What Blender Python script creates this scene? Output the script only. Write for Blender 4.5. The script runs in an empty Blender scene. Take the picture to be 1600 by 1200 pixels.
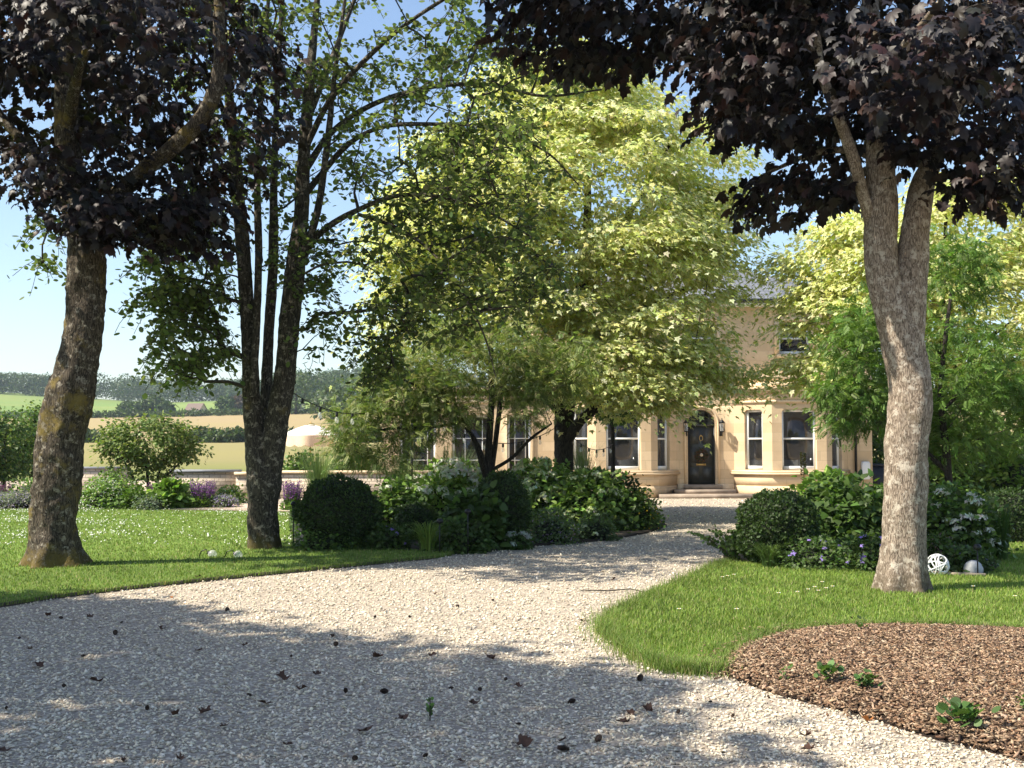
import bpy, bmesh, math
import numpy as np
from mathutils import Vector, Matrix
from mathutils.geometry import tessellate_polygon
R = math.radians
C = bpy.context.scene.collection
SC = bpy.context.scene

# ------------------------------------------------------------------ camera, sky, sun
F, CAMZ, PITCH = 1800.0, 1.6, math.atan(100 / 1800.0)
cam = bpy.data.objects.new('camera', bpy.data.cameras.new('camera'))
C.objects.link(cam)
cam.data.sensor_width = 36.0
cam.data.lens = 36.0 * F / 1600.0
cam.data.clip_start = 0.1
cam.data.clip_end = 6000
cam.location = (0, 0, CAMZ)
cam.rotation_euler = (R(90) + PITCH, 0, 0)
SC.camera = cam

SUN_EL, SUN_BACK = R(50), R(20)          # sun on the left, a little behind the camera
sunv = Vector((-math.cos(SUN_BACK) * math.cos(SUN_EL), -math.sin(SUN_BACK) * math.cos(SUN_EL), math.sin(SUN_EL)))
w = bpy.data.worlds.new('World')
SC.world = w
w.use_nodes = True
wt = w.node_tree
sky = wt.nodes.new('ShaderNodeTexSky')
sky.sky_type = 'NISHITA'
sky.sun_disc = False
sky.sun_elevation = SUN_EL
sky.sun_rotation = math.atan2(sunv.x, sunv.y)
sky.air_density = 1.0
sky.dust_density = 1.0
sky.ozone_density = 1.2
wt.nodes['Background'].inputs['Strength'].default_value = 0.12
wt.links.new(sky.outputs[0], wt.nodes['Background'].inputs[0])
sl = bpy.data.lights.new('sun', 'SUN')
sl.energy = 5.0
sl.angle = R(0.55)
sl.color = (1.0, 0.92, 0.77)
so = bpy.data.objects.new('sun', sl)
C.objects.link(so)
so.rotation_euler = sunv.to_track_quat('Z', 'Y').to_euler()
so.location = (-30, -10, 40)
SC.view_settings.view_transform = 'Standard'
SC.view_settings.look = 'None'
SC.view_settings.exposure = 0.95
SC.view_settings.gamma = 1.0
SC.render.engine = 'CYCLES'
SC.cycles.max_bounces = 6
SC.cycles.diffuse_bounces = 3
SC.cycles.glossy_bounces = 2
SC.cycles.transmission_bounces = 4
SC.cycles.transparent_max_bounces = 6
SC.cycles.volume_bounces = 0


# ------------------------------------------------------------------ pixel <-> place
def P(px, py, D):
    """the place at distance D (metres, along y) seen at photo pixel px, py"""
    u, v = (px - 800) / F, (600 - py) / F
    s, c = math.sin(PITCH), math.cos(PITCH)
    y, z = c - v * s, s + v * c
    t = D / y
    return np.array((u * t, D, CAMZ + z * t))


def G(px, py, z0=0.0):
    u, v = (px - 800) / F, (600 - py) / F
    s, c = math.sin(PITCH), math.cos(PITCH)
    y, z = c - v * s, s + v * c
    t = (z0 - CAMZ) / z
    return np.array((u * t, y * t, z0))


# ------------------------------------------------------------------ mesh helpers
def mk(name, V, Fs, mat=None, parent=None, col=None, smooth=False):
    """one mesh object from vertices and face arrays ((m,k) each)"""
    V = np.asarray(V, dtype=np.float32).reshape(-1, 3)
    if not isinstance(Fs, (list, tuple)):
        Fs = [Fs]
    Fs = [np.asarray(f, dtype=np.int32) for f in Fs if len(f)]
    me = bpy.data.meshes.new(name)
    me.vertices.add(len(V))
    me.vertices.foreach_set('co', V.ravel())
    loops = np.concatenate([f.ravel() for f in Fs])
    tot = np.concatenate([np.full(len(f), f.shape[1], dtype=np.int32) for f in Fs])
    start = np.concatenate(([0], np.cumsum(tot)[:-1])).astype(np.int32)
    me.loops.add(len(loops))
    me.loops.foreach_set('vertex_index', loops)
    me.polygons.add(len(tot))
    me.polygons.foreach_set('loop_start', start)
    if smooth:
        me.polygons.foreach_set('use_smooth', np.ones(len(tot), dtype=bool))
    me.update(calc_edges=True)
    if col is not None:
        a = me.color_attributes.new('col', 'FLOAT_COLOR', 'POINT')
        cc = np.ones((len(V), 4), dtype=np.float32)
        cc[:, :3] = col
        a.data.foreach_set('color', cc.ravel())
    me.validate()
    o = bpy.data.objects.new(name, me)
    C.objects.link(o)
    if mat:
        me.materials.append(mat)
    if parent:
        o.parent = parent
    return o


def tag(o, label, cat, group=None):
    o['label'] = label
    o['category'] = cat
    if group:
        o['group'] = group
    return o


def thing(name, label, cat, loc=(0, 0, 0), rot=0, group=None):
    o = bpy.data.objects.new(name, None)
    C.objects.link(o)
    o.location = tuple(float(v) for v in loc)
    o.rotation_euler = (0, 0, rot)
    return tag(o, label, cat, group)


def kind(o, k):
    o['kind'] = k
    return o


class MB:
    """collects boxes, tubes, prisms into one mesh"""
    def __init__(s):
        s.V, s.F = [], {}
        s.n = 0

    def add(s, V, faces):
        V = np.asarray(V, float).reshape(-1, 3)
        s.V.append(V)
        for f in faces:
            s.F.setdefault(len(f), []).append([i + s.n for i in f])
        s.n += len(V)

    def box(s, x0, x1, y0, y1, z0, z1):
        V = [(x, y, z) for z in (z0, z1) for y in (y0, y1) for x in (x0, x1)]
        s.add(V, [(0, 2, 3, 1), (4, 5, 7, 6), (0, 1, 5, 4), (1, 3, 7, 5), (3, 2, 6, 7), (2, 0, 4, 6)])

    def prism(s, poly, z0, z1):
        n = len(poly)
        V = [(p[0], p[1], z0) for p in poly] + [(p[0], p[1], z1) for p in poly]
        s.add(V, [tuple(range(n))[::-1], tuple(range(n, 2 * n))] + [(i, (i + 1) % n, n + (i + 1) % n, n + i) for i in range(n)])

    def tube(s, pts, rad, sides=8, cap=True):
        pts = np.asarray(pts, float)
        n = len(pts)
        rad = np.broadcast_to(np.asarray(rad, float), (n,))
        T = np.gradient(pts, axis=0)
        V = []
        for i in range(n):
            t = T[i] / (np.linalg.norm(T[i]) + 1e-9)
            a = np.cross(t, (0, 1, 0.01) if abs(t[2]) > 0.5 else (0, 0, 1))
            a /= np.linalg.norm(a)
            b = np.cross(t, a)
            for k in range(sides):
                th = 2 * math.pi * k / sides
                V.append(pts[i] + rad[i] * (math.cos(th) * a + math.sin(th) * b))
        f = [(i * sides + k, i * sides + (k + 1) % sides, (i + 1) * sides + (k + 1) % sides, (i + 1) * sides + k) for i in range(n - 1) for k in range(sides)]
        if cap:
            f += [tuple(range(sides))[::-1], tuple(range((n - 1) * sides, n * sides))]
        s.add(V, f)

    def lathe(s, prof, cx, cy, sides=16):
        n = len(prof)
        V = [(cx + r * math.cos(2 * math.pi * k / sides), cy + r * math.sin(2 * math.pi * k / sides), z) for r, z in prof for k in range(sides)]
        f = [(i * sides + k, i * sides + (k + 1) % sides, (i + 1) * sides + (k + 1) % sides, (i + 1) * sides + k) for i in range(n - 1) for k in range(sides)]
        s.add(V, f)

    def build(s, name, mat, parent=None, smooth=False):
        return mk(name, np.concatenate(s.V), [np.array(f) for f in s.F.values()], mat, parent, smooth=smooth)


def unit(v):
    return v / (np.linalg.norm(v, axis=-1, keepdims=True) + 1e-9)


# ------------------------------------------------------------------ materials
def new_mat(name):
    m = bpy.data.materials.new(name)
    m.use_nodes = True
    nt = m.node_tree
    return m, nt, nt.nodes['Principled BSDF']


def N(nt, t, **kw):
    n = nt.nodes.new(t)
    for k, v in kw.items():
        if k in n.inputs:
            n.inputs[k].default_value = v
        else:
            setattr(n, k, v)
    return n


def ramp(nt, stops, src):
    r = nt.nodes.new('ShaderNodeValToRGB')
    el = r.color_ramp.elements
    while len(el) < len(stops):
        el.new(0.5)
    for e, (p, c) in zip(el, stops):
        e.position = p
        e.color = (*c, 1)
    nt.links.new(src, r.inputs[0])
    return r.outputs[0]


def mixc(nt, fac, a, b, mode='MIX'):
    m = nt.nodes.new('ShaderNodeMix')
    m.data_type = 'RGBA'
    m.blend_type = mode
    for i, v in ((0, fac), (6, a), (7, b)):
        if isinstance(v, (int, float)):
            m.inputs[i].default_value = v
        elif isinstance(v, tuple):
            m.inputs[i].default_value = (*v, 1)
        else:
            nt.links.new(v, m.inputs[i])
    return m.outputs[2]


def bump(nt, bs, src, strength, dist):
    b = N(nt, 'ShaderNodeBump', Strength=strength, Distance=dist)
    nt.links.new(src, b.inputs['Height'])
    nt.links.new(b.outputs[0], bs.inputs['Normal'])


def coords(nt, scale=(1, 1, 1), kind_='Object'):
    tc = nt.nodes.new('ShaderNodeTexCoord')
    mp = nt.nodes.new('ShaderNodeMapping')
    mp.inputs['Scale'].default_value = scale
    nt.links.new(tc.outputs[kind_], mp.inputs[0])
    return mp.outputs[0]


def noise(nt, vec, scale, detail=4, rough=0.6):
    n = N(nt, 'ShaderNodeTexNoise', Scale=scale, Detail=detail, Roughness=rough)
    nt.links.new(vec, n.inputs['Vector'])
    return n.outputs['Fac']


def leaf_mat(name, rough=0.5, trans=0.35, tint=(1.15, 1.25, 0.6), spec=0.35):
    m, nt, bs = new_mat(name)
    a = N(nt, 'ShaderNodeAttribute', attribute_name='col')
    nt.links.new(a.outputs['Color'], bs.inputs['Base Color'])
    bs.inputs['Roughness'].default_value = rough
    bs.inputs['Specular IOR Level'].default_value = spec
    tr = nt.nodes.new('ShaderNodeBsdfTranslucent')
    nt.links.new(mixc(nt, 1.0, a.outputs['Color'], tint, 'MULTIPLY'), tr.inputs['Color'])
    mx = N(nt, 'ShaderNodeMixShader', Fac=trans)
    nt.links.new(bs.outputs[0], mx.inputs[1])
    nt.links.new(tr.outputs[0], mx.inputs[2])
    nt.links.new(mx.outputs[0], nt.nodes['Material Output'].inputs['Surface'])
    return m


def plain(name, col, rough=0.6, metal=0.0, var=0.12, scale=6.0, bumps=0.0, spec=0.4):
    m, nt, bs = new_mat(name)
    v = noise(nt, coords(nt), scale)
    lo = tuple(c * (1 - var) for c in col)
    hi = tuple(min(1, c * (1 + var)) for c in col)
    nt.links.new(ramp(nt, [(0.3, lo), (0.7, hi)], v), bs.inputs['Base Color'])
    bs.inputs['Roughness'].default_value = rough
    bs.inputs['Metallic'].default_value = metal
    bs.inputs['Specular IOR Level'].default_value = spec
    if bumps:
        bump(nt, bs, v, 0.5, bumps)
    return m


def attr_mat(name, rough=0.8, spec=0.2):
    m, nt, bs = new_mat(name)
    a = N(nt, 'ShaderNodeAttribute', attribute_name='col')
    nt.links.new(a.outputs['Color'], bs.inputs['Base Color'])
    bs.inputs['Roughness'].default_value = rough
    bs.inputs['Specular IOR Level'].default_value = spec
    return m


def bark_mat(name, base, dark, lichen, moss, moss_amt=0.55, lich_amt=0.55, sz=1.0):
    m, nt, bs = new_mat(name)
    v = coords(nt, (1, 1, 0.16))
    vi = coords(nt)
    fine = noise(nt, v, 55 * sz, 5, 0.7)
    big = noise(nt, vi, 2.6, 6, 0.72)
    mid = noise(nt, vi, 11, 6, 0.75)
    vor = N(nt, 'ShaderNodeTexVoronoi', Scale=38 * sz)
    vor.feature = 'DISTANCE_TO_EDGE'
    nt.links.new(v, vor.inputs['Vector'])
    c = ramp(nt, [(0.36, dark), (0.58, base)], fine)
    c = mixc(nt, ramp(nt, [(0.0, (1, 1, 1)), (0.14, (0, 0, 0))], vor.outputs[0]), c, tuple(d * 0.7 for d in dark))
    c = mixc(nt, ramp(nt, [(lich_amt, (0, 0, 0)), (lich_amt + 0.06, (0.85, 0.85, 0.85))], mid), c, lichen)
    c = mixc(nt, ramp(nt, [(moss_amt, (0, 0, 0)), (moss_amt + 0.12, (0.9, 0.9, 0.9))], big), c, moss)
    sp = nt.nodes.new('ShaderNodeSeparateXYZ')
    nt.links.new(vi, sp.inputs[0])
    ad = N(nt, 'ShaderNodeMath', operation='MULTIPLY_ADD')
    nt.links.new(mid, ad.inputs[0])
    ad.inputs[1].default_value = 0.9
    nt.links.new(sp.outputs[2], ad.inputs[2])
    c = mixc(nt, ramp(nt, [(0.50, (0.85, 0.85, 0.85)), (0.72, (0, 0, 0))], ad.outputs[0]), c, tuple(m_ * 0.75 for m_ in moss))
    nt.links.new(c, bs.inputs['Base Color'])
    bs.inputs['Roughness'].default_value = 0.9
    bs.inputs['Specular IOR Level'].default_value = 0.15
    h = mixc(nt, 0.5, fine, mid)
    bump(nt, bs, h, 0.9, 0.03)
    return m


def stone_mat(name, base, joint=True, dx=0.0):
    m, nt, bs = new_mat(name)
    tc = nt.nodes.new('ShaderNodeTexCoord')
    sep = nt.nodes.new('ShaderNodeSeparateXYZ')
    nt.links.new(tc.outputs['Object'], sep.inputs[0])
    ad = N(nt, 'ShaderNodeMath', operation='ADD')
    nt.links.new(sep.outputs[0], ad.inputs[0])
    nt.links.new(sep.outputs[1], ad.inputs[1])
    cb = nt.nodes.new('ShaderNodeCombineXYZ')
    nt.links.new(ad.outputs[0], cb.inputs[0])
    nt.links.new(sep.outputs[2], cb.inputs[1])
    br = N(nt, 'ShaderNodeTexBrick', Scale=1.0)
    br.inputs['Brick Width'].default_value = 0.75
    br.inputs['Row Height'].default_value = 0.3
    br.inputs['Mortar Size'].default_value = 0.006
    br.inputs['Color1'].default_value = (*base, 1)
    br.inputs['Color2'].default_value = (*(c * f for c, f in zip(base, (0.84, 0.81, 0.77))), 1)
    br.inputs['Mortar'].default_value = (*(c * 0.72 for c in base), 1)
    nt.links.new(cb.outputs[0], br.inputs['Vector'])
    n1 = noise(nt, tc.outputs['Object'], 1.6, 6, 0.7)
    n2 = noise(nt, tc.outputs['Object'], 30, 3, 0.6)
    c = mixc(nt, ramp(nt, [(0.45, (0, 0, 0)), (0.72, (0.65, 0.65, 0.65))], n1), br.outputs[0] if joint else base, tuple(b * f for b, f in zip(base, (0.72, 0.68, 0.66))))
    nt.links.new(c, bs.inputs['Base Color'])
    bs.inputs['Roughness'].default_value = 0.9
    bs.inputs['Specular IOR Level'].default_value = 0.15
    bump(nt, bs, n2, 0.25, 0.01)
    return m


M = {}
M['crimson'] = leaf_mat('crimson leaf', rough=0.5, trans=0.12, tint=(1.3, 0.85, 0.7), spec=0.36)
M['green'] = leaf_mat('green leaf', trans=0.38)
M['cream'] = leaf_mat('variegated leaf', rough=0.5, trans=0.45, tint=(1.08, 1.08, 0.62), spec=0.25)
M['thin'] = leaf_mat('thin green leaf', trans=0.52, tint=(1.25, 1.3, 0.75))
M['grass'] = leaf_mat('grass blade', rough=0.6, trans=0.4, tint=(1.1, 1.15, 0.65), spec=0.25)
M['petal'] = leaf_mat('petal', rough=0.7, trans=0.3, tint=(1, 1, 1), spec=0.1)
M['attr'] = attr_mat('stone chip')
M['twig'] = plain('twig', (0.05, 0.042, 0.033), 0.9, var=0.3, scale=20)
M['bark_left'] = bark_mat('mossy lichen bark', (0.13, 0.105, 0.08), (0.03, 0.025, 0.02), (0.30, 0.27, 0.22), (0.18, 0.135, 0.04), 0.525, 0.55)
M['bark_mid'] = bark_mat('dark smooth bark', (0.10, 0.085, 0.065), (0.03, 0.026, 0.022), (0.27, 0.24, 0.19), (0.14, 0.11, 0.04), 0.60, 0.54)
M['bark_right'] = bark_mat('pale ridged bark', (0.43, 0.35, 0.275), (0.14, 0.105, 0.08), (0.52, 0.46, 0.38), (0.16, 0.125, 0.085), 0.57, 0.53, 1.5)
M['bark_dark'] = bark_mat('dark bark', (0.06, 0.05, 0.04), (0.02, 0.018, 0.016), (0.12, 0.11, 0.09), (0.07, 0.06, 0.03), 0.6, 0.62)
M['stone'] = stone_mat('warm ashlar stone', (0.69, 0.53, 0.35))
M['stone_plain'] = stone_mat('dressed stone', (0.73, 0.57, 0.385), joint=False)
M['white'] = plain('white paint', (0.80, 0.80, 0.78), 0.4, var=0.03)
M['black'] = plain('black metal', (0.012, 0.012, 0.013), 0.45, var=0.2)
M['door'] = plain('dark grey door paint', (0.055, 0.058, 0.055), 0.45, var=0.08)
M['brass'] = plain('brass', (0.55, 0.38, 0.14), 0.35, 0.9, var=0.1)
M['step'] = plain('worn step stone', (0.30, 0.24, 0.19), 0.9, var=0.3, scale=3)
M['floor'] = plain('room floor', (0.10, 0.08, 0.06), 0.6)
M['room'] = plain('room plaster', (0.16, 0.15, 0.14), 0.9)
M['curtain'] = plain('linen curtain', (0.55, 0.50, 0.42), 0.9, var=0.1, scale=12)
M['cushion'] = plain('pale upholstery', (0.75, 0.73, 0.69), 0.9, var=0.05)
M['canvas'] = plain('cream canvas', (0.80, 0.74, 0.66), 0.9, var=0.04)
M['fringe'] = plain('cream fringe', (0.78, 0.58, 0.41), 0.95, var=0.18, scale=40)
M['wood'] = plain('varnished wood', (0.50, 0.33, 0.13), 0.5, var=0.15, scale=10)
M['soil'] = plain('bed soil', (0.055, 0.042, 0.032), 0.95, var=0.4, scale=9, bumps=0.05)
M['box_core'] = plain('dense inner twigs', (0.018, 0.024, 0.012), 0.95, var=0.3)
M['plaster_white'] = plain('white plastic', (0.78, 0.79, 0.80), 0.35, var=0.03)
M['bin'] = plain('dark navy plastic', (0.02, 0.024, 0.04), 0.5, var=0.1)
M['cone'] = plain('pine cone scales', (0.055, 0.035, 0.024), 0.85, var=0.4, scale=60)

# window glass: reflects, and lets the dark room show through
m, nt, bs = new_mat('window glass')
bs.inputs['Base Color'].default_value = (0.02, 0.022, 0.025, 1)
bs.inputs['Roughness'].default_value = 0.02
tr = nt.nodes.new('ShaderNodeBsdfTransparent')
bs.inputs['Specular IOR Level'].default_value = 1.0
mx = N(nt, 'ShaderNodeMixShader', Fac=0.5)
nt.links.new(bs.outputs[0], mx.inputs[1])
nt.links.new(tr.outputs[0], mx.inputs[2])
nt.links.new(mx.outputs[0], nt.nodes['Material Output'].inputs['Surface'])
M['glass'] = m
m, nt, bs = new_mat('clear bulb glass')
bs.inputs['Base Color'].default_value = (0.9, 0.9, 0.88, 1)
bs.inputs['Roughness'].default_value = 0.05
tr = nt.nodes.new('ShaderNodeBsdfTransparent')
mx = N(nt, 'ShaderNodeMixShader', Fac=0.72)
nt.links.new(bs.outputs[0], mx.inputs[1])
nt.links.new(tr.outputs[0], mx.inputs[2])
nt.links.new(mx.outputs[0], nt.nodes['Material Output'].inputs['Surface'])
M['bulb'] = m

# roof slates
m, nt, bs = new_mat('grey slates')
br = N(nt, 'ShaderNodeTexBrick', Scale=1.0)
br.inputs['Brick Width'].default_value = 0.3
br.inputs['Row Height'].default_value = 0.22
br.inputs['Mortar Size'].default_value = 0.012
br.inputs['Color1'].default_value = (0.20, 0.205, 0.225, 1)
br.inputs['Color2'].default_value = (0.145, 0.15, 0.17, 1)
br.inputs['Mortar'].default_value = (0.06, 0.06, 0.07, 1)
tc = nt.nodes.new('ShaderNodeTexCoord')
sp = nt.nodes.new('ShaderNodeSeparateXYZ')
cb = nt.nodes.new('ShaderNodeCombineXYZ')
ad = N(nt, 'ShaderNodeMath', operation='MULTIPLY_ADD')
ad.inputs[1].default_value = 1.0
nt.links.new(tc.outputs['Object'], sp.inputs[0])
nt.links.new(sp.outputs[0], cb.inputs[0])
nt.links.new(sp.outputs[2], ad.inputs[0])
nt.links.new(sp.outputs[1], ad.inputs[2])
nt.links.new(ad.outputs[0], cb.inputs[1])
nt.links.new(cb.outputs[0], br.inputs['Vector'])
nt.links.new(br.outputs[0], bs.inputs['Base Color'])
bs.inputs['Roughness'].default_value = 0.6
M['slate'] = m

# rubble terrace wall
m, nt, bs = new_mat('rubble stone')
br = N(nt, 'ShaderNodeTexBrick', Scale=1.0)
br.inputs['Brick Width'].default_value = 0.34
br.inputs['Row Height'].default_value = 0.11
br.inputs['Mortar Size'].default_value = 0.014
br.inputs['Color1'].default_value = (0.66, 0.55, 0.43, 1)
br.inputs['Color2'].default_value = (0.54, 0.45, 0.36, 1)
br.inputs['Mortar'].default_value = (0.27, 0.22, 0.17, 1)
tc = nt.nodes.new('ShaderNodeTexCoord')
sp = nt.nodes.new('ShaderNodeSeparateXYZ')
cb = nt.nodes.new('ShaderNodeCombineXYZ')
nt.links.new(tc.outputs['Object'], sp.inputs[0])
nt.links.new(sp.outputs[0], cb.inputs[0])
nt.links.new(sp.outputs[2], cb.inputs[1])
nt.links.new(cb.outputs[0], br.inputs['Vector'])
nn = noise(nt, tc.outputs['Object'], 9, 4)
nt.links.new(mixc(nt, ramp(nt, [(0.4, (0, 0, 0)), (0.7, (0.6, 0.6, 0.6))], nn), br.outputs[0], (0.33, 0.28, 0.22)), bs.inputs['Base Color'])
bs.inputs['Roughness'].default_value = 0.95
bump(nt, bs, nn, 0.6, 0.03)
M['rubble'] = m

# gravel bed under the loose stones
m, nt, bs = new_mat('gravel')
v = coords(nt)
vo = N(nt, 'ShaderNodeTexVoronoi', Scale=34.0)
nt.links.new(v, vo.inputs['Vector'])
sx_ = nt.nodes.new('ShaderNodeSeparateXYZ')
nt.links.new(vo.outputs['Color'], sx_.inputs[0])
c = ramp(nt, [(0.0, (0.27, 0.23, 0.19)), (0.35, (0.52, 0.455, 0.36)), (1.0, (0.64, 0.57, 0.46))], sx_.outputs[0])
c = mixc(nt, ramp(nt, [(0.25, (0, 0, 0)), (0.6, (0.8, 0.8, 0.8))], vo.outputs['Distance']), c, (0.24, 0.20, 0.165))
nl = noise(nt, v, 0.9, 4)
c = mixc(nt, ramp(nt, [(0.5, (0, 0, 0)), (0.8, (0.35, 0.35, 0.35))], nl), c, (0.34, 0.29, 0.22))
nt.links.new(c, bs.inputs['Base Color'])
bs.inputs['Roughness'].default_value = 0.95
bs.inputs['Specular IOR Level'].default_value = 0.1
bump(nt, bs, vo.outputs['Distance'], -0.8, 0.03)
M['gravel'] = m

# lawn turf
m, nt, bs = new_mat('turf')
v = coords(nt)
n1 = noise(nt, v, 0.55, 5)
n2 = noise(nt, v, 45, 3, 0.7)
c = mixc(nt, n2, (0.085, 0.14, 0.03), (0.175, 0.255, 0.055))
c = mixc(nt, ramp(nt, [(0.45, (0, 0, 0)), (0.75, (0.5, 0.5, 0.5))], n1), c, (0.17, 0.23, 0.05))
nt.links.new(c, bs.inputs['Base Color'])
bs.inputs['Roughness'].default_value = 0.95
bs.inputs['Specular IOR Level'].default_value = 0.1
bump(nt, bs, n2, 0.7, 0.03)
M['turf'] = m

# mulch
m, nt, bs = new_mat('bark mulch')
v = coords(nt, (1, 1.6, 1))
n1 = noise(nt, v, 40, 5, 0.75)
nt.links.new(ramp(nt, [(0.3, (0.05, 0.03, 0.018)), (0.55, (0.17, 0.10, 0.06)), (0.75, (0.33, 0.22, 0.14))], n1), bs.inputs['Base Color'])
bs.inputs['Roughness'].default_value = 0.95
bump(nt, bs, n1, 0.8, 0.03)
M['mulch'] = m

# open country: meadow, stubble, pasture by distance
m, nt, bs = new_mat('open country')
tc = nt.nodes.new('ShaderNodeTexCoord')
sp = nt.nodes.new('ShaderNodeSeparateXYZ')
nt.links.new(tc.outputs['Object'], sp.inputs[0])
nl = noise(nt, tc.outputs['Object'], 0.02, 4)
wv = N(nt, 'ShaderNodeTexWave', Scale=0.14, Distortion=2.5)
wv.bands_direction = 'Y'
nt.links.new(tc.outputs['Object'], wv.inputs['Vector'])
mr = N(nt, 'ShaderNodeMapRange')
mr.inputs[1].default_value = 0
mr.inputs[2].default_value = 1000
nt.links.new(sp.outputs[1], mr.inputs[0])
c = ramp(nt, [(0.0, (0.10, 0.16, 0.04)), (0.075, (0.12, 0.17, 0.045)), (0.11, (0.25, 0.225, 0.10)), (0.212, (0.27, 0.235, 0.11)), (0.222, (0.34, 0.26, 0.145)),
             (0.428, (0.35, 0.265, 0.15)), (0.432, (0.13, 0.235, 0.06)), (0.62, (0.16, 0.27, 0.075)), (0.9, (0.12, 0.2, 0.05))], mr.outputs[0])
for nd in nt.nodes:
    if nd.type == 'VALTORGB':
        nd.color_ramp.interpolation = 'LINEAR'
c = mixc(nt, ramp(nt, [(0.3, (0, 0, 0)), (0.8, (0.5, 0.5, 0.5))], wv.outputs['Fac']), c, (0.22, 0.18, 0.08))
c = mixc(nt, ramp(nt, [(0.4, (0, 0, 0)), (0.75, (0.35, 0.35, 0.35))], nl), c, (0.30, 0.27, 0.09))
nt.links.new(c, bs.inputs['Base Color'])
bs.inputs['Roughness'].default_value = 1.0
bs.inputs['Specular IOR Level'].default_value = 0.05
M['country'] = m


# ------------------------------------------------------------------ foliage
def tmpl(outline, center, droop=0.2, pleat=0.0):
    """leaf: a fan from its centre; outline is the right half from stem to tip"""
    rh = list(outline)
    pts = rh + [(-x, y) for x, y in reversed(rh[1:-1])]
    V = [(center[0], center[1], 0.0)]
    for i, (x, y) in enumerate(pts):
        d2 = (x * x + (y - center[1]) ** 2)
        V.append((x, y, -droop * d2 + (pleat if i % 2 else -pleat)))
    n = len(pts)
    return np.array(V), np.array([(0, 1 + i, 1 + (i + 1) % n) for i in range(n)])


MAPLE = tmpl([(0, 0), (0.16, -0.10), (0.40, -0.05), (0.34, 0.11), (0.44, 0.20), (0.53, 0.42), (0.40, 0.40), (0.28, 0.47), (0.27, 0.68), (0.12, 0.76), (0, 1.0)], (0, 0.28), 0.62, 0.025)
MAPLE_S = tmpl([(0, 0), (0.40, -0.02), (0.24, 0.16), (0.52, 0.44), (0.20, 0.46), (0, 1.0)], (0, 0.28), 0.35, 0.03)
OVAL = tmpl([(0, 0), (0.30, 0.2), (0.40, 0.52), (0.27, 0.84), (0, 1.0)], (0, 0.5), -0.12)
SMALL = (np.array([(0, 0, 0), (0.3, 0.5, 0.08), (0, 1, -0.05), (-0.3, 0.5, 0.08)]), np.array([(0, 1, 2), (0, 2, 3)]))
HEART = tmpl([(0, 0), (0.34, 0.0), (0.42, 0.4), (0.2, 0.8), (0, 1.05)], (0, 0.4), 0.35)


def frond(pairs=6, lw=0.09, ll=0.24, droop=0.35):
    V, Fc = [], []
    for k in range(pairs):
        y = 0.12 + 0.85 * k / pairs
        z = -droop * y * y
        for s in (-1, 1):
            b = len(V)
            L = ll * (1 - 0.45 * abs(k / pairs - 0.4))
            V += [(0, y, z), (s * L * 0.5, y + lw * 0.9, z - 0.02), (s * L, y + 0.10, z - 0.09), (s * L * 0.5, y - lw * 0.3, z - 0.02)]
            Fc += [(b, b + 1, b + 2), (b, b + 2, b + 3)]
    b = len(V)
    V += [(0, 0.95, -droop * 0.9), (lw * .7, 1.05, -droop * 1.05), (0, 1.2, -droop * 1.4), (-lw * .7, 1.05, -droop * 1.05)]
    Fc += [(b, b + 1, b + 2), (b, b + 2, b + 3)]
    return np.array(V), np.array(Fc)


FROND = frond(6, 0.13, 0.40, 0.22)
FROND_N = frond(6, 0.11, 0.34, 0.25)


def leaves(name, T, pos, tip, nor, size, cA, cB=None, mix=None, mat=None, parent=None):
    """N leaves of template T; cA/cB (N,3) colours, mix = weight of cB per template vertex"""
    V, Fc = T
    N_, k = len(pos), len(V)
    tip = unit(tip)
    nor = unit(nor - tip * np.sum(nor * tip, 1, keepdims=True))
    sd = np.cross(tip, nor)
    size = np.broadcast_to(np.asarray(size, float), (N_,))[:, None, None]
    X = (sd[:, None, :] * V[None, :, 0:1] + tip[:, None, :] * V[None, :, 1:2] + nor[:, None, :] * V[None, :, 2:3]) * size + pos[:, None, :]
    cols = np.repeat(cA[:, None, :], k, 1)
    if cB is not None:
        mw = np.asarray(mix)[None, :, None]
        cols = cols * (1 - mw) + cB[:, None, :] * mw
    Fa = (Fc[None] + (np.arange(N_) * k)[:, None, None]).reshape(-1, Fc.shape[1])
    loc = np.array(parent.location) if parent else 0
    return mk(name, X.reshape(-1, 3) - loc, Fa, mat, parent, cols.reshape(-1, 3))


def pick(rng, n, palette, jit=0.18, ch=0.06):
    pal = np.array(palette)
    c = pal[rng.integers(0, len(pal), n)]
    return c * (1 + jit * rng.standard_normal((n, 1))).clip(0.5, 1.6) * (1 + ch * rng.standard_normal((n, 3))).clip(0.8, 1.2)


def ell(px, py, D, rx, ry, rd, n):
    """ellipsoid of crown: pixel centre and radii at distance D, depth radius in metres, n clusters"""
    return (P(px, py, D), np.array((rx * D / F, rd, ry * D / F)), n)


def in_ell(rng, es, shell=0.5):
    out = []
    for c, r, n in es:
        d = unit(rng.standard_normal((n, 3)))
        q = rng.random((n, 1)) ** (1 / 3)
        q = q * (1 - shell) + shell * (0.72 + 0.28 * rng.random((n, 1)))
        out.append(c + d * q * r)
    return np.concatenate(out)


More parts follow.
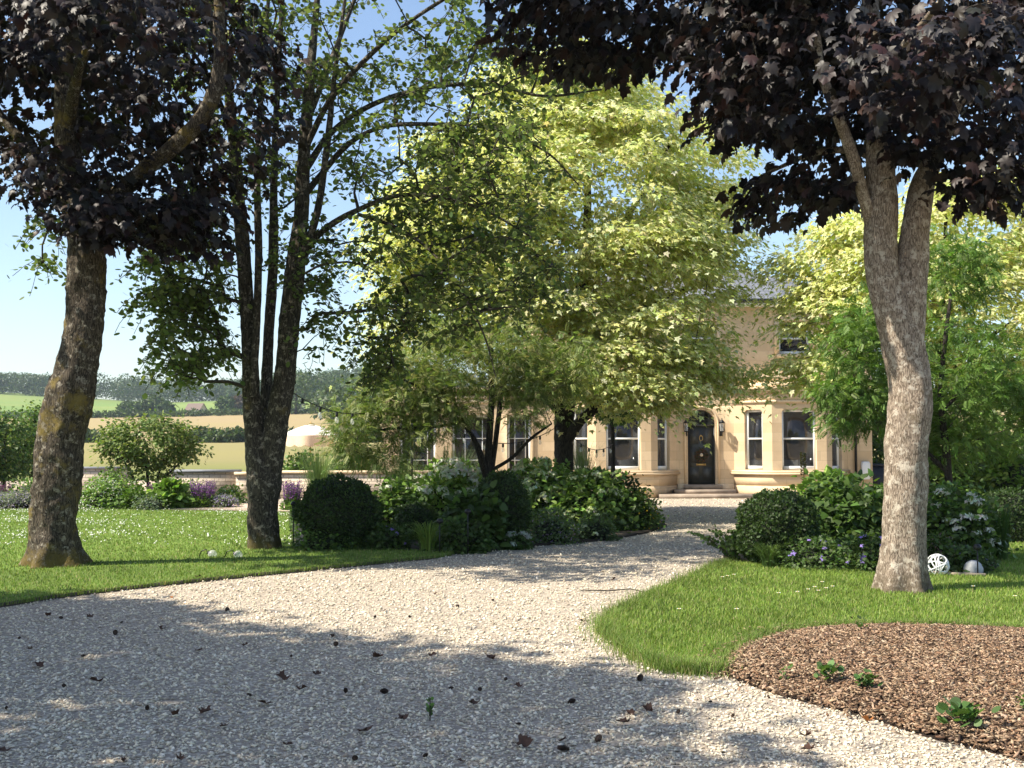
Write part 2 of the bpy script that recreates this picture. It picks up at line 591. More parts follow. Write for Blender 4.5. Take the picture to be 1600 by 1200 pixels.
def smooth_chain(ch, step=0.12):
    """catmull-rom through (px,py,D,width px) points -> positions, radii"""
    A = np.array([np.append(P(a[0], a[1], a[2]), 0.88 * a[3] * a[2] / F / 2) for a in ch])
    A = np.vstack((2 * A[0] - A[1], A, 2 * A[-1] - A[-2]))
    out = []
    for i in range(1, len(A) - 2):
        p0, p1, p2, p3 = A[i - 1], A[i], A[i + 1], A[i + 2]
        k = max(2, int(np.linalg.norm(p2[:3] - p1[:3]) / step))
        for t in np.arange(k) / k:
            out.append(0.5 * (2 * p1 + (p2 - p0) * t + (2 * p0 - 5 * p1 + 4 * p2 - p3) * t * t + (3 * p1 - p0 - 3 * p2 + p3) * t ** 3))
    out.append(A[-2])
    out = np.array(out)
    return out[:, :3], np.maximum(out[:, 3], 0.004)


from mathutils import noise as mnoise


def limb(mb, pos, rad, rng, sides=26, rough=0.07, flare=0.0):
    n = len(pos)
    T = unit(np.gradient(pos, axis=0))
    th = 2 * math.pi * np.arange(sides) / sides
    V = np.zeros((n, sides, 3))
    ph = rng.random(8) * 6.28
    L = np.concatenate(([0], np.cumsum(np.linalg.norm(np.diff(pos, axis=0), axis=1))))
    a = None
    for i in range(n):
        if a is None:
            a = np.cross(T[i], (0, 1, 0))
        a = a - T[i] * np.dot(a, T[i])
        a = a / np.linalg.norm(a)
        b = np.cross(T[i], a)
        r = np.ones(sides)
        for k, (fa, fl) in enumerate(((2, 2.1), (3, 4.3), (5, 3.1), (7, 8.0))):
            r += rough * (0.6, 0.5, 0.35, 0.25)[k] * np.sin(fa * th + ph[k] + 1.3 * np.sin(fl * L[i] + ph[k + 4]))
        r += rough * 0.25 * rng.standard_normal(sides)
        if flare:
            f = math.exp(-L[i] / 0.26)
            r += flare * f * (0.45 + 0.55 * np.cos(5 * th + ph[0])) * 0.6
        V[i] = pos[i] + rad[i] * (r * np.cos(th))[:, None] * a + rad[i] * (r * np.sin(th))[:, None] * b
    if sides > 12:
        for i in range(n):
            for k in range(sides):
                q = V[i, k]
                g = mnoise.noise(Vector((q[0] * 2.6, q[1] * 2.6, q[2] * 1.5))) * 0.11 + mnoise.noise(Vector(q * 7)) * 0.05 + mnoise.noise(Vector((q[0] * 26, q[1] * 26, q[2] * 9))) * 0.028
                V[i, k] = q + (q - pos[i]) * g * rough / 0.06
    f = []
    for i in range(n - 1):
        for k in range(sides):
            f.append((i * sides + k, i * sides + (k + 1) % sides, (i + 1) * sides + (k + 1) % sides, (i + 1) * sides + k))
    mb.add(V.reshape(-1, 3), f + [tuple(range((n - 1) * sides, n * sides))])


class Skeleton:
    def __init__(s, cap=60000):
        s.p = np.zeros((cap, 3))
        s.par = np.full(cap, -1)
        s.r = np.zeros(cap)
        s.len = np.zeros(cap)
        s.main = np.zeros(cap, bool)
        s.n = 0

    def chain(s, pos, rad=None, parent=-1, main=False):
        for i, q in enumerate(pos):
            s.p[s.n] = q
            s.par[s.n] = parent
            s.r[s.n] = rad[i] if rad is not None else 0
            s.main[s.n] = main
            s.len[s.n] = s.len[parent] + np.linalg.norm(q - s.p[parent]) if parent >= 0 else 0
            parent = s.n
            s.n += 1
        return parent

    def attach(s, targets, rng, arch=0.16, minlen=1.2, wpath=0.12, wup=0.7, jit=0.06):
        """grow a curved branch to every target from the best place on what has grown so far"""
        d0 = np.array([np.min(np.linalg.norm(s.p[:s.n] - t, axis=1)) for t in targets])
        ends = []
        for j in np.argsort(d0):
            t = targets[j]
            q = s.p[:s.n]
            d = np.linalg.norm(q - t, axis=1)
            cost = d + wpath * s.len[:s.n] + wup * np.maximum(0, q[:, 2] - t[2] + 0.1)
            cost[s.len[:s.n] < minlen] += 6
            i = int(np.argmin(cost))
            a = s.p[i]
            L = np.linalg.norm(t - a)
            k = max(2, int(L / 0.28))
            ctrl = (a + t) / 2 + np.array((0, 0, arch * L)) + rng.standard_normal(3) * jit * L
            u = (np.arange(1, k + 1) / k)[:, None]
            c = (1 - u) ** 2 * a + 2 * u * (1 - u) * ctrl + u * u * t
            c[:-1] += rng.standard_normal((k - 1, 3)) * 0.012 * L / k * 3
            ends.append((s.chain(c, parent=i), unit(c[-1] - c[-2] if k > 1 else t - a)))
        return ends

    def tubes(s, tip=0.004, expo=2.35, rmax=0.16, sides=5):
        n = s.n
        acc = np.zeros(n)
        r = np.zeros(n)
        for i in range(n - 1, -1, -1):
            r[i] = max(tip, acc[i] ** (1 / expo)) if not s.main[i] else s.r[i]
            r[i] = min(r[i], rmax) if not s.main[i] else r[i]
            if s.par[i] >= 0:
                acc[s.par[i]] += r[i] ** expo / (1 if acc[s.par[i]] == 0 else 1)
        idx = np.array([i for i in range(n) if s.par[i] >= 0 and not s.main[i]])
        a, b = s.p[s.par[idx]], s.p[idx]
        ra, rb = np.minimum(r[s.par[idx]], r[idx] * 1.5), r[idx]
        d = unit(b - a)
        a = a - d * rb[:, None] * 0.4
        ref = np.where(np.abs(d[:, 2:3]) > 0.8, np.array([[1.0, 0, 0]]), np.array([[0, 0, 1.0]]))
        x = unit(np.cross(d, ref))
        y = np.cross(d, x)
        th = 2 * math.pi * np.arange(sides) / sides
        ring = np.cos(th)[None, :, None] * x[:, None] + np.sin(th)[None, :, None] * y[:, None]
        V = np.concatenate((a[:, None] + ring * ra[:, None, None], b[:, None] + ring * rb[:, None, None]), 1)
        k = np.arange(sides)
        f = np.stack((k, (k + 1) % sides, sides + (k + 1) % sides, sides + k), 1)
        return V.reshape(-1, 3), (f[None] + (np.arange(len(idx)) * 2 * sides)[:, None, None]).reshape(-1, 4)


def tree(name, label, chains, es, seed, bark, leaf, group=None, arch=0.16, shell=0.5, minlen=1.2, flare=0.25, rough=0.07, twigs=None, wpath=0.12, wup=0.7, tip=0.004, sides=26):
    """chains: [(points, parent chain index or None)], leaf(root, ends, rng) grows the crown"""
    rng = np.random.default_rng(seed)
    base = P(*chains[0][0][0][:3])
    root = thing(name, label, 'tree', (base[0], base[1], 0), group=group)
    mb = MB()
    sk = Skeleton()
    for j, (ch, par) in enumerate(chains):
        pos, rad = smooth_chain(ch, 0.05 if j < 2 else 0.1)
        limb(mb, pos, rad, rng, sides * 2 if j == 0 else max(12, sides - 4), rough, flare if j == 0 else 0)
        pi = -1
        if par is not None:
            q = sk.p[:sk.n]
            pi = int(np.argmin(np.linalg.norm(q - pos[0], axis=1)))
        sk.chain(pos, rad, pi, True)
    tr = mb.build('trunk', bark, root, smooth=True)
    tr.data.transform(Matrix.Translation(-Vector(root.location)))
    t = in_ell(rng, es, shell)
    t = t[t[:, 2] > 0.4]
    ends = sk.attach(t, rng, arch=arch, minlen=minlen, wpath=wpath, wup=wup)
    extra = leaf(root, ends, sk, rng)
    V, Fc = sk.tubes(tip=tip)
    mk('branches', V - np.array(root.location), Fc, twigs or M['twig'], root)
    return root


def spray(rng, ends, sk, per, sp, flat=0.5, dome=0.0):
    """leaf places round each branch end: in a flattened spray"""
    c = np.array([sk.p[e] for e, _ in ends])
    d = np.array([v for _, v in ends])
    c = np.repeat(c, per, 0)
    d = np.repeat(d, per, 0)
    off = rng.standard_normal((len(c), 3)) * np.array((sp, sp, sp * flat))
    if dome:
        off[:, 2] -= dome * (off[:, 0] ** 2 + off[:, 1] ** 2)
    return c + off, d, off


def maple_crown(per, sp, size, palA, palB=None, mat=None, T=MAPLE, flat=0.5, droop=0.55, up=0.9, dome=0.0):
    def f(root, ends, sk, rng):
        pos, d, off = spray(rng, ends, sk, per, sp, flat, dome)
        n = len(pos)
        axis = np.array(root.location)[:2]
        outw = pos.copy()
        outw[:, :2] -= axis
        outw[:, 2] = 0
        outw = unit(outw)
        tip = outw * 0.5 + unit(off) * 0.7 + rng.standard_normal((n, 3)) * 0.45 + np.array((0, 0, -droop))
        nor = np.array((0, 0, up)) + outw * 0.35 + rng.standard_normal((n, 3)) * 0.38
        sz = size * (0.5 + 0.75 * rng.random(n))
        cA = pick(rng, n, palA)
        cB = pick(rng, n, palB, 0.1) if palB is not None else None
        mix = None
        if palB is not None:
            mix = np.ones(len(T[0]))
            mix[0] = 0.3
            mix[1] = 0.7
        leaves('crown', T, pos, tip, nor, sz, cA, cB, mix, mat, root)
    return f


def pendulous_crown(per, drop, size, pal, step=0.055, T=OVAL, mat=None, wob=0.35):
    """hanging twigs from every branch end, leaves alternating along them"""
    def f(root, ends, sk, rng):
        pp, tt, nn = [], [], []
        for e, d in ends:
            for k in range(per):
                L = drop * (0.35 + 0.85 * rng.random())
                m_ = max(3, int(L / step))
                h = unit(np.array((rng.standard_normal(), rng.standard_normal(), 0)) + d * 0.4 * np.array((1, 1, 0)))
                u = (np.arange(1, m_ + 1) / m_)
                sag = np.stack((h[0] * L * wob * u, h[1] * L * wob * u, 0.30 * L * u * rng.random() - L * (0.35 + 0.6 * rng.random()) * u ** 1.7), 1)
                q = sk.p[e] + sag + np.cumsum(rng.standard_normal((m_, 3)) * 0.008, 0)
                sk.chain(q[::2] if m_ > 5 else q, parent=e)
                g = unit(np.gradient(np.vstack((sk.p[e], q)), axis=0)[1:])
                side = unit(np.cross(g, (0.3, 0.2, 1.0)))
                sgn = np.where(np.arange(m_) % 2 == 0, 1.0, -1.0)[:, None]
                pp.append(q + rng.standard_normal(q.shape) * 0.035)
                tt.append(side * sgn * 0.9 + g * 0.4 + rng.standard_normal((m_, 3)) * 0.55)
                nn.append(np.array((0, 0, 0.9)) + rng.standard_normal((m_, 3)) * 0.5 - g * 0.2)
        pos, tip, nor = np.concatenate(pp), np.concatenate(tt), np.concatenate(nn)
        n = len(pos)
        leaves('crown', T, pos, tip, nor, size * (0.6 + 0.6 * rng.random(n)), pick(rng, n, pal), mat=mat or M['green'], parent=root)
    return f


def poly_mask(pts, poly):
    x, y = pts[:, 0], pts[:, 1]
    inside = np.zeros(len(pts), bool)
    j = len(poly) - 1
    for i in range(len(poly)):
        xi, yi, xj, yj = poly[i][0], poly[i][1], poly[j][0], poly[j][1]
        hit = ((yi > y) != (yj > y)) & (x < (xj - xi) * (y - yi) / (yj - yi + 1e-12) + xi)
        inside ^= hit
        j = i
    return inside


def scatter(rng, poly, n, d0, power, margin=1.5, dmin=3.5):
    """n tries over the polygon, thinning with distance beyond d0"""
    poly = np.array(poly)
    lo, hi = poly.min(0), poly.max(0)
    lo = np.maximum(lo, (-0.5 * hi[1] - margin, dmin))
    hi = np.minimum(hi, (0.5 * hi[1] + margin, 1e9))
    # sample with pdf falling off in distance
    D = lo[1] + (hi[1] - lo[1]) * rng.random(n)
    x = (rng.random(n) - 0.5) * (0.98 * D + 2 * margin)
    keep = rng.random(n) < np.minimum(1, (d0 / D) ** power) * (0.98 * D + 2 * margin) / (0.98 * hi[1] + 2 * margin)
    q = np.stack((x, D), 1)[keep]
    return q[poly_mask(q, poly)]


def flat(name, poly, z, mat, skirt=0.0):
    poly = [(float(p[0]), float(p[1])) for p in poly]
    tri = tessellate_polygon([[Vector((x, y, 0)) for x, y in poly]])
    n = len(poly)
    V = [(x, y, z) for x, y in poly]
    Fs = [np.array(tri)]
    if skirt:
        V += [(x, y, z - skirt) for x, y in poly]
        Fs.append(np.array([(i, (i + 1) % n, n + (i + 1) % n, n + i) for i in range(n)]))
    return mk(name, V, Fs, mat)


def curve_px(pts, k=6):
    """smooth a pixel outline (open) on the ground"""
    A = np.array([G(*p)[:2] for p in pts])
    A = np.vstack((2 * A[0] - A[1], A, 2 * A[-1] - A[-2]))
    out = []
    for i in range(1, len(A) - 2):
        p0, p1, p2, p3 = A[i - 1], A[i], A[i + 1], A[i + 2]
        for t in np.arange(k) / k:
            out.append(0.5 * (2 * p1 + (p2 - p0) * t + (2 * p0 - 5 * p1 + 4 * p2 - p3) * t * t + (3 * p1 - p0 - 3 * p2 + p3) * t ** 3))
    out.append(A[-2])
    return [tuple(p) for p in out]


# ------------------------------------------------------------------ terrain
rng = np.random.default_rng(1)
DY = [-300, -50, 50, 62, 95, 180, 212, 300, 420, 650, 800, 1000, 1500, 4000]
DZ = [-0.06, -0.06, -0.06, -0.5, 0.1, 2.0, 2.6, 6.8, 13.7, 30.5, 38.5, 38, 10, -40]
ys = np.unique(np.concatenate((np.linspace(-300, 60, 10), np.linspace(62, 1000, 90), np.linspace(1050, 1500, 5))))
xs = np.linspace(-1000, 1000, 61)


def land(x, y):
    z = np.interp(y, DY, DZ)
    a = np.clip((y - 330) / 300, 0, 1)
    return z + a * (3.2 * np.sin(x / 90.0 + 0.8) + 2.0 * np.sin(x / 37.0 + y / 160.0))


gx, gy = np.meshgrid(xs, ys)
nx, ny = len(xs), len(ys)
I = np.arange(nx * ny).reshape(ny, nx)
kind(mk('ground', np.stack((gx, gy, land(gx, gy)), 2).reshape(-1, 3), np.stack((I[:-1, :-1], I[:-1, 1:], I[1:, 1:], I[1:, :-1]), 2).reshape(-1, 4), M['country'], smooth=True), 'structure')

# drive and forecourt
kind(flat('gravel_drive', [(-30, -8), (30, -8), (30, 46), (-9, 46), (-9, 31), (-30, 31)], 0.0, M['gravel']), 'structure')

L_EDGE = curve_px([(-700, 1080), (-300, 995), (0, 949), (130, 930), (300, 911), (480, 893), (600, 881), (680, 873)]) + [tuple(G(*p)[:2]) for p in ((706, 868), (690, 864), (600, 862), (470, 859), (457, 858), (457, 840), (452, 797))]
LAWN_L = L_EDGE + [(-30, 29.8), (-30, 6)]
R_TIP = curve_px([(1120, 1051), (1060, 1050), (1010, 1034), (968, 1008), (946, 986), (960, 962), (1010, 936), (1070, 908), (1120, 886), (1148, 878)])
R_BED = [tuple(G(*p)[:2]) for p in ((1200, 884), (1290, 890), (1380, 895), (1480, 903), (1540, 905), (1562, 890), (1540, 852))]
M_TOP = curve_px([(2100, 1000), (1700, 990), (1600, 989), (1480, 984), (1350, 982), (1240, 989), (1180, 1003), (1135, 1022), (1120, 1051)])
LAWN_R = R_TIP[:-1] + [tuple(G(1148, 878)[:2])] + R_BED + [tuple(G(1900, 850)[:2]), tuple(G(2400, 850)[:2])] + M_TOP[:-1]
M_BOT = curve_px([(1120, 1051), (1180, 1074), (1240, 1093), (1350, 1121), (1440, 1150), (1500, 1165), (1600, 1190), (1800, 1250), (2300, 1400)])
MULCH = M_TOP[:-1] + M_BOT
kind(flat('lawn', LAWN_L, 0.03, M['turf'], 0.08), 'structure')
kind(flat('lawn', LAWN_R, 0.03, M['turf'], 0.08), 'structure')
BED_L = [tuple(G(*p)[:2]) for p in ((455, 856), (560, 860), (700, 865), (760, 863), (800, 857), (900, 849), (960, 843), (1012, 833), (1042, 823), (1022, 806), (990, 792), (900, 785), (600, 785), (450, 798))]
BED_R = [tuple(G(*p)[:2]) for p in ((1130, 872), (1148, 877), (1200, 883), (1290, 889), (1380, 894), (1480, 902), (1535, 904), (1558, 889), (1536, 852), (1500, 825), (1300, 808), (1180, 812), (1145, 850))]
kind(flat('soil_bed', BED_L, 0.036, M['soil'], 0.06), 'structure')
kind(flat('soil_bed', BED_R, 0.042, M['soil'], 0.06), 'structure')

# mulch: low mound
mp = np.array(MULCH)
tx = np.linspace(mp[:, 0].min(), min(mp[:, 0].max(), 9), 60)
ty = np.linspace(mp[:, 1].min(), mp[:, 1].max(), 60)


def seg_dist(q, poly):
    d = np.full(len(q), 1e9)
    A = np.array(poly)
    for i in range(len(A)):
        a, b = A[i], A[(i + 1) % len(A)]
        ab = b - a
        t = np.clip(((q - a) @ ab) / (ab @ ab + 1e-12), 0, 1)
        d = np.minimum(d, np.linalg.norm(q - a - t[:, None] * ab, axis=1))
    return d


def mulch_z(q):
    return 0.012 + 0.10 * (1 - np.exp(-seg_dist(q, MULCH) / 0.35))


flatm = flat('mulch_bed', MULCH, 0.006, M['mulch'], 0.02)
kind(flatm, 'structure')
g2 = np.stack(np.meshgrid(tx, ty), 2).reshape(-1, 2)
ok = poly_mask(g2, MULCH)
zz = np.where(ok, mulch_z(g2), -0.05)
I = np.arange(3600).reshape(60, 60)
fq = np.stack((I[:-1, :-1], I[:-1, 1:], I[1:, 1:], I[1:, :-1]), 2).reshape(-1, 4)
fq = fq[ok[fq].all(1)]
kind(mk('mulch_mound', np.column_stack((g2, zz)), fq, M['mulch'], smooth=True), 'structure')

# steel edging along the drive
mb = MB()
e = np.array(L_EDGE[:43])
o_ = unit(np.gradient(e, axis=0))
nrm = np.stack((o_[:, 1], -o_[:, 0]), 1)
V = []
for a, b in zip(e, nrm):
    for s, z in ((0.002, -0.01), (0.012, -0.01), (0.012, 0.045), (0.002, 0.045)):
        V.append((a[0] + b[0] * s, a[1] + b[1] * s, z))
mb.add(V, [(i * 4 + k, i * 4 + (k + 1) % 4, i * 4 + 4 + (k + 1) % 4, i * 4 + 4 + k) for i in range(len(e) - 1) for k in range(4)])
tag(mb.build('lawn_edging', plain('weathered steel edge', (0.10, 0.08, 0.06), 0.8, var=0.3)), 'thin dark edging strip between the lawn and the gravel drive', 'edging')
mb = MB()
e = [G(*p) + (0, 0, 0.05) for p in ((1160, 880), (1200, 884), (1290, 890), (1380, 895), (1480, 903), (1540, 905))]
mb.tube(e, 0.025, 6)
tag(mb.build('bed_edging', plain('pale stone edge', (0.33, 0.27, 0.2), 0.9, var=0.25)), 'low pale stone edging in front of the shaded flower bed', 'edging')

# ------------------------------------------------------------------ loose gravel
rng = np.random.default_rng(5)
OCT = np.array([(1, 0, 0), (-1, 0, 0), (0, 1, 0), (0, -1, 0), (0, 0, 1), (0, 0, -1.0)])
OCF = np.array([(0, 2, 4), (2, 1, 4), (1, 3, 4), (3, 0, 4), (2, 0, 5), (1, 2, 5), (3, 1, 5), (0, 3, 5)])
GR = [(-14, 3.5), (14, 3.5), (16, 37), (4, 37), (-9, 37), (-14, 12)]


def stones(name, q, rad, mat, palette, jit=0.35, z0=0.0, flat_=(0.45, 0.8)):
    n = len(q)
    V = np.repeat(OCT[None], n, 0) * (1 + jit * rng.standard_normal((n, 6, 1))).clip(0.4, 1.6) + jit * 0.6 * rng.standard_normal((n, 6, 3))
    sc = np.stack((1 + 0.5 * rng.random(n), 0.7 + 0.4 * rng.random(n), flat_[0] + (flat_[1] - flat_[0]) * rng.random(n)), 1)
    V = V * sc[:, None] * rad[:, None, None]
    t = rng.standard_normal(n) * 0.3
    V[:, :, 2] += V[:, :, 0] * np.tan(t)[:, None].clip(-0.7, 0.7)
    a = rng.random(n) * 6.283
    ca, sa = np.cos(a)[:, None], np.sin(a)[:, None]
    X = np.stack((V[:, :, 0] * ca - V[:, :, 1] * sa, V[:, :, 0] * sa + V[:, :, 1] * ca, V[:, :, 2]), 2)
    X[:, :, :2] += q[:, None, :]
    X[:, :, 2] += (z0 if np.ndim(z0) else z0 + 0 * a)[:, None] + rad[:, None] * 0.35
    col = np.repeat(pick(rng, n, palette, 0.14, 0.012), 6, 0)
    return mk(name, X.reshape(-1, 3), (OCF[None] + (np.arange(n) * 6)[:, None, None]).reshape(-1, 3), mat, col=col)


q = scatter(rng, GR, 2300000, 6.0, 2.15, margin=0.8, dmin=3.8)
for pl in (LAWN_L, LAWN_R, MULCH, BED_L, BED_R):
    q = q[~poly_mask(q, pl)]
rad = (0.0065 + 0.009 * rng.random(len(q)) ** 2.5) * (1 + 0.028 * np.maximum(0, q[:, 1] - 6))
print('gravel stones', len(q))
kind(stones('gravel', q, rad, M['attr'], [(0.70, 0.61, 0.455), (0.76, 0.68, 0.535), (0.63, 0.54, 0.395), (0.71, 0.62, 0.455), (0.55, 0.48, 0.375), (0.78, 0.705, 0.57), (0.36, 0.30, 0.23), (0.45, 0.38, 0.29)]), 'stuff')

# bark chips on the mulch, some spilled onto the gravel
q = scatter(rng, MULCH, 420000, 8.0, 1.2, margin=1.0, dmin=3.8)
q = q[rng.random(len(q)) < min(1, 48000 / len(q))]
q0 = q.copy()
q = q + rng.standard_normal(q.shape) * np.where(rng.random((len(q), 1)) < 0.25, 0.10, 0.015)
n = len(q)
BOX = np.array([(x, y, z) for z in (-1, 1) for y in (-1, 1) for x in (-1, 1.0)])
BXF = np.array([(0, 2, 3, 1), (4, 5, 7, 6), (0, 1, 5, 4), (1, 3, 7, 5), (3, 2, 6, 7), (2, 0, 4, 6)])
V = BOX[None] * np.stack((0.005 + 0.022 * rng.random(n) ** 2.6, 0.0025 + 0.005 * rng.random(n), 0.0015 + 0.003 * rng.random(n)), 1)[:, None] * (1 + 0.3 * rng.standard_normal((n, 8, 3))).clip(0.3, 1.7)
V[:, :, 2] += V[:, :, 0] * np.tan(rng.standard_normal(n) * 0.28).clip(-0.8, 0.8)[:, None] + V[:, :, 1] * (rng.standard_normal(n) * 0.4)[:, None]
a = rng.random(n) * 6.283
X = np.stack((V[:, :, 0] * np.cos(a)[:, None] - V[:, :, 1] * np.sin(a)[:, None], V[:, :, 0] * np.sin(a)[:, None] + V[:, :, 1] * np.cos(a)[:, None], V[:, :, 2]), 2)
X[:, :, :2] += q[:, None]
X[:, :, 2] += (np.where(poly_mask(q, MULCH), mulch_z(q), np.where(poly_mask(q, LAWN_R), 0.045, 0.018)) + 0.004 + 0.012 * rng.random(n))[:, None]
col = np.repeat(pick(rng, n, [(0.26, 0.17, 0.105), (0.17, 0.108, 0.068), (0.34, 0.235, 0.155), (0.07, 0.045, 0.028), (0.19, 0.108, 0.062), (0.40, 0.30, 0.205), (0.095, 0.06, 0.04), (0.32, 0.215, 0.14)], 0.2, 0.02), 8, 0)
kind(mk('bark_chips', X.reshape(-1, 3), (BXF[None] + (np.arange(n) * 8)[:, None, None]).reshape(-1, 4), M['attr'], col=col), 'stuff')


# ------------------------------------------------------------------ grass
def blades(name, q, h, wd, pal, z0=0.03, lean=0.5):
    n = len(q)
    az = rng.random(n) * 6.283
    d = np.stack((np.cos(az), np.sin(az)), 1)
    ln = (lean * np.abs(rng.standard_normal(n)))[:, None] * h[:, None]
    s = np.stack((-d[:, 1], d[:, 0]), 1) * wd[:, None] / 2
    b = np.column_stack((q, np.full(n, z0) - 0.004))
    V = np.zeros((n, 5, 3))
    V[:, 0] = b
    V[:, 0, :2] -= s
    V[:, 1] = b
    V[:, 1, :2] += s
    m_ = b.copy()
    m_[:, :2] += d * ln * 0.35
    m_[:, 2] += h * 0.62
    V[:, 2] = m_
    V[:, 2, :2] += s * 0.75
    V[:, 3] = m_
    V[:, 3, :2] -= s * 0.75
    V[:, 4] = b
    V[:, 4, :2] += d * ln
    V[:, 4, 2] += h
    pt = np.sin(q[:, 0] * 2.3 + 1.7 * np.sin(q[:, 1] * 0.9)) * np.sin(q[:, 1] * 1.9 + 1.3 * np.sin(q[:, 0] * 1.1)) + 0.5 * np.sin(q[:, 0] * 6.1 + q[:, 1] * 3.7)
    c0 = pick(rng, n, pal, 0.15) * (1 + 0.13 * pt[:, None])
    dry = (rng.random(n) < 0.025 + 0.05 * np.maximum(pt, 0))[:, None]
    col = np.repeat(np.where(dry, np.array((0.36, 0.32, 0.16)), c0), 5, 0)
    Fc = np.array([(0, 1, 2), (0, 2, 3), (3, 2, 4)])
    return mk(name, V.reshape(-1, 3), (Fc[None] + (np.arange(n) * 5)[:, None, None]).reshape(-1, 3), M['grass'], col=col)


GP = [(0.145, 0.225, 0.045), (0.17, 0.255, 0.055), (0.12, 0.19, 0.038), (0.21, 0.285, 0.075), (0.28, 0.31, 0.12), (0.16, 0.24, 0.05)]
GPR = [(0.19, 0.285, 0.05), (0.22, 0.32, 0.058), (0.16, 0.245, 0.042), (0.27, 0.355, 0.08), (0.31, 0.36, 0.12), (0.20, 0.30, 0.052)]
rng = np.random.default_rng(11)
q = scatter(rng, LAWN_R, 1000000, 9.0, 1.5, margin=1.5)
print('grass right', len(q))
k_ = 0.6 + 0.8 * rng.random(len(q))
kind(blades('grass', q, 0.037 * k_, (0.0032 + 0.0004 * q[:, 1]), GPR), 'stuff')
q = scatter(rng, LAWN_L, 900000, 13.0, 1.4, margin=1.5)
print('grass left', len(q))
kind(blades('grass', q, 0.032 * (0.5 + 0.9 * rng.random(len(q))), (0.0035 + 0.00045 * q[:, 1]), GP), 'stuff')
# ragged tufts along the lawn margins
ed = np.array(R_TIP)[:-2]
i = rng.integers(0, len(ed) - 1, 9000)
q = ed[i] + (ed[i + 1] - ed[i]) * rng.random((9000, 1)) + rng.standard_normal((9000, 2)) * (0.025 + 0.11 * rng.random((9000, 1)) ** 2)
kind(blades('grass', q, 0.085 * (0.5 + 0.9 * rng.random(9000)), np.full(9000, 0.006), GP, 0.0, 0.8), 'stuff')
ed = np.array(M_TOP)
i = rng.integers(0, len(ed) - 1, 8000)
q = ed[i] + (ed[i + 1] - ed[i]) * rng.random((8000, 1)) + rng.standard_normal((8000, 2)) * (0.03 + 0.16 * rng.random((8000, 1)) ** 2)
q = q[q[:, 0] < 7]
kind(blades('grass', q, 0.06 * (0.5 + 0.9 * rng.random(len(q))), np.full(len(q), 0.006), GP, 0.02, 0.8), 'stuff')
ed = np.array(L_EDGE)
i = rng.integers(0, len(ed) - 1, 7000)
q = ed[i] + (ed[i + 1] - ed[i]) * rng.random((7000, 1)) + rng.standard_normal((7000, 2)) * 0.02
kind(blades('grass', q, 0.05 * (0.5 + 0.8 * rng.random(7000)), np.full(7000, 0.008), GP, 0.02, 0.6), 'stuff')

# clover heads in the left lawn
q = scatter(rng, LAWN_L, 60000, 16.0, 0.3, margin=1.5, dmin=17)
nz = np.sin(q[:, 0] * 1.1 + 2 * np.sin(q[:, 1] * 0.5)) + np.sin(q[:, 1] * 1.7 + q[:, 0] * 0.3)
q = q[(rng.random(len(q)) < 0.08 + 0.35 * np.maximum(nz, 0)) & (q[:, 1] > 18.5)]
q = q[rng.random(len(q)) < min(1, 1400 / len(q))]
print('clover', len(q))
kind(stones('clover_flowers', q, 0.010 + 0.008 * rng.random(len(q)), M['attr'], [(0.75, 0.76, 0.68), (0.68, 0.70, 0.60), (0.6, 0.66, 0.5)], 0.15, 0.055, (0.8, 1.0)), 'stuff')

# ------------------------------------------------------------------ house
O_D = 37.9
HR = R(2.0)
Oh = np.array(((1096 - 800) / F * O_D, O_D))
house = thing('stone_house', 'two-storey honey stone house with two bay windows, grey slate roof and low orangery wing', 'house', (Oh[0], Oh[1], 0), HR)
th_ = np.array((math.cos(HR), math.sin(HR)))
nh_ = np.array((-math.sin(HR), math.cos(HR)))


def hx(px, yl=0.0):
    """local x on the house plane at local depth yl, seen at column px"""
    u = (px - 800) / F
    o = Oh + nh_ * yl
    # o + x*t on ray (u,1)*D
    A = np.array(((th_[0], -u), (th_[1], -1.0)))
    return float(np.linalg.solve(A, -o)[0])


def hz(py, yl=0.0):
    return float(P(1096, py, O_D + yl)[2])


def panel(mb, origin, udir, outer, holes, depth):
    """wall face with openings; origin (x,y) local, udir along the wall, reveals go back by depth (left normal)"""
    ud = np.array(udir, float)
    ud = ud / np.linalg.norm(ud)
    back = np.array((-ud[1], ud[0])) * depth
    loops = [outer] + holes
    vv = [[Vector((u, z, 0)) for u, z in lp] for lp in loops]
    tri = tessellate_polygon(vv)
    flatp = [p for lp in loops for p in lp]
    V = [(origin[0] + ud[0] * u, origin[1] + ud[1] * u, z) for u, z in flatp]
    mb.add(V, [tuple(t) for t in tri])
    for lp in holes:
        n = len(lp)
        A = [(origin[0] + ud[0] * u, origin[1] + ud[1] * u, z) for u, z in lp]
        B = [(x + back[0], y + back[1], z) for x, y, z in A]
        mb.add(A + B, [(i, (i + 1) % n, n + (i + 1) % n, n + i) for i in range(n)])


def rect(u0, u1, z0, z1):
    return [(u0, z0), (u1, z0), (u1, z1), (u0, z1)]


def obox(mb, origin, ud, u0, u1, d0, d1, z0, z1):
    """box along a wall: u along it, d back into it"""
    ud = np.array(ud, float)
    ud = ud / np.linalg.norm(ud)
    bk = np.array((-ud[1], ud[0]))
    pl = [np.array(origin) + ud * u + bk * d for u, d in ((u0, d0), (u1, d0), (u1, d1), (u0, d1))]
    mb.prism(pl, z0, z1)


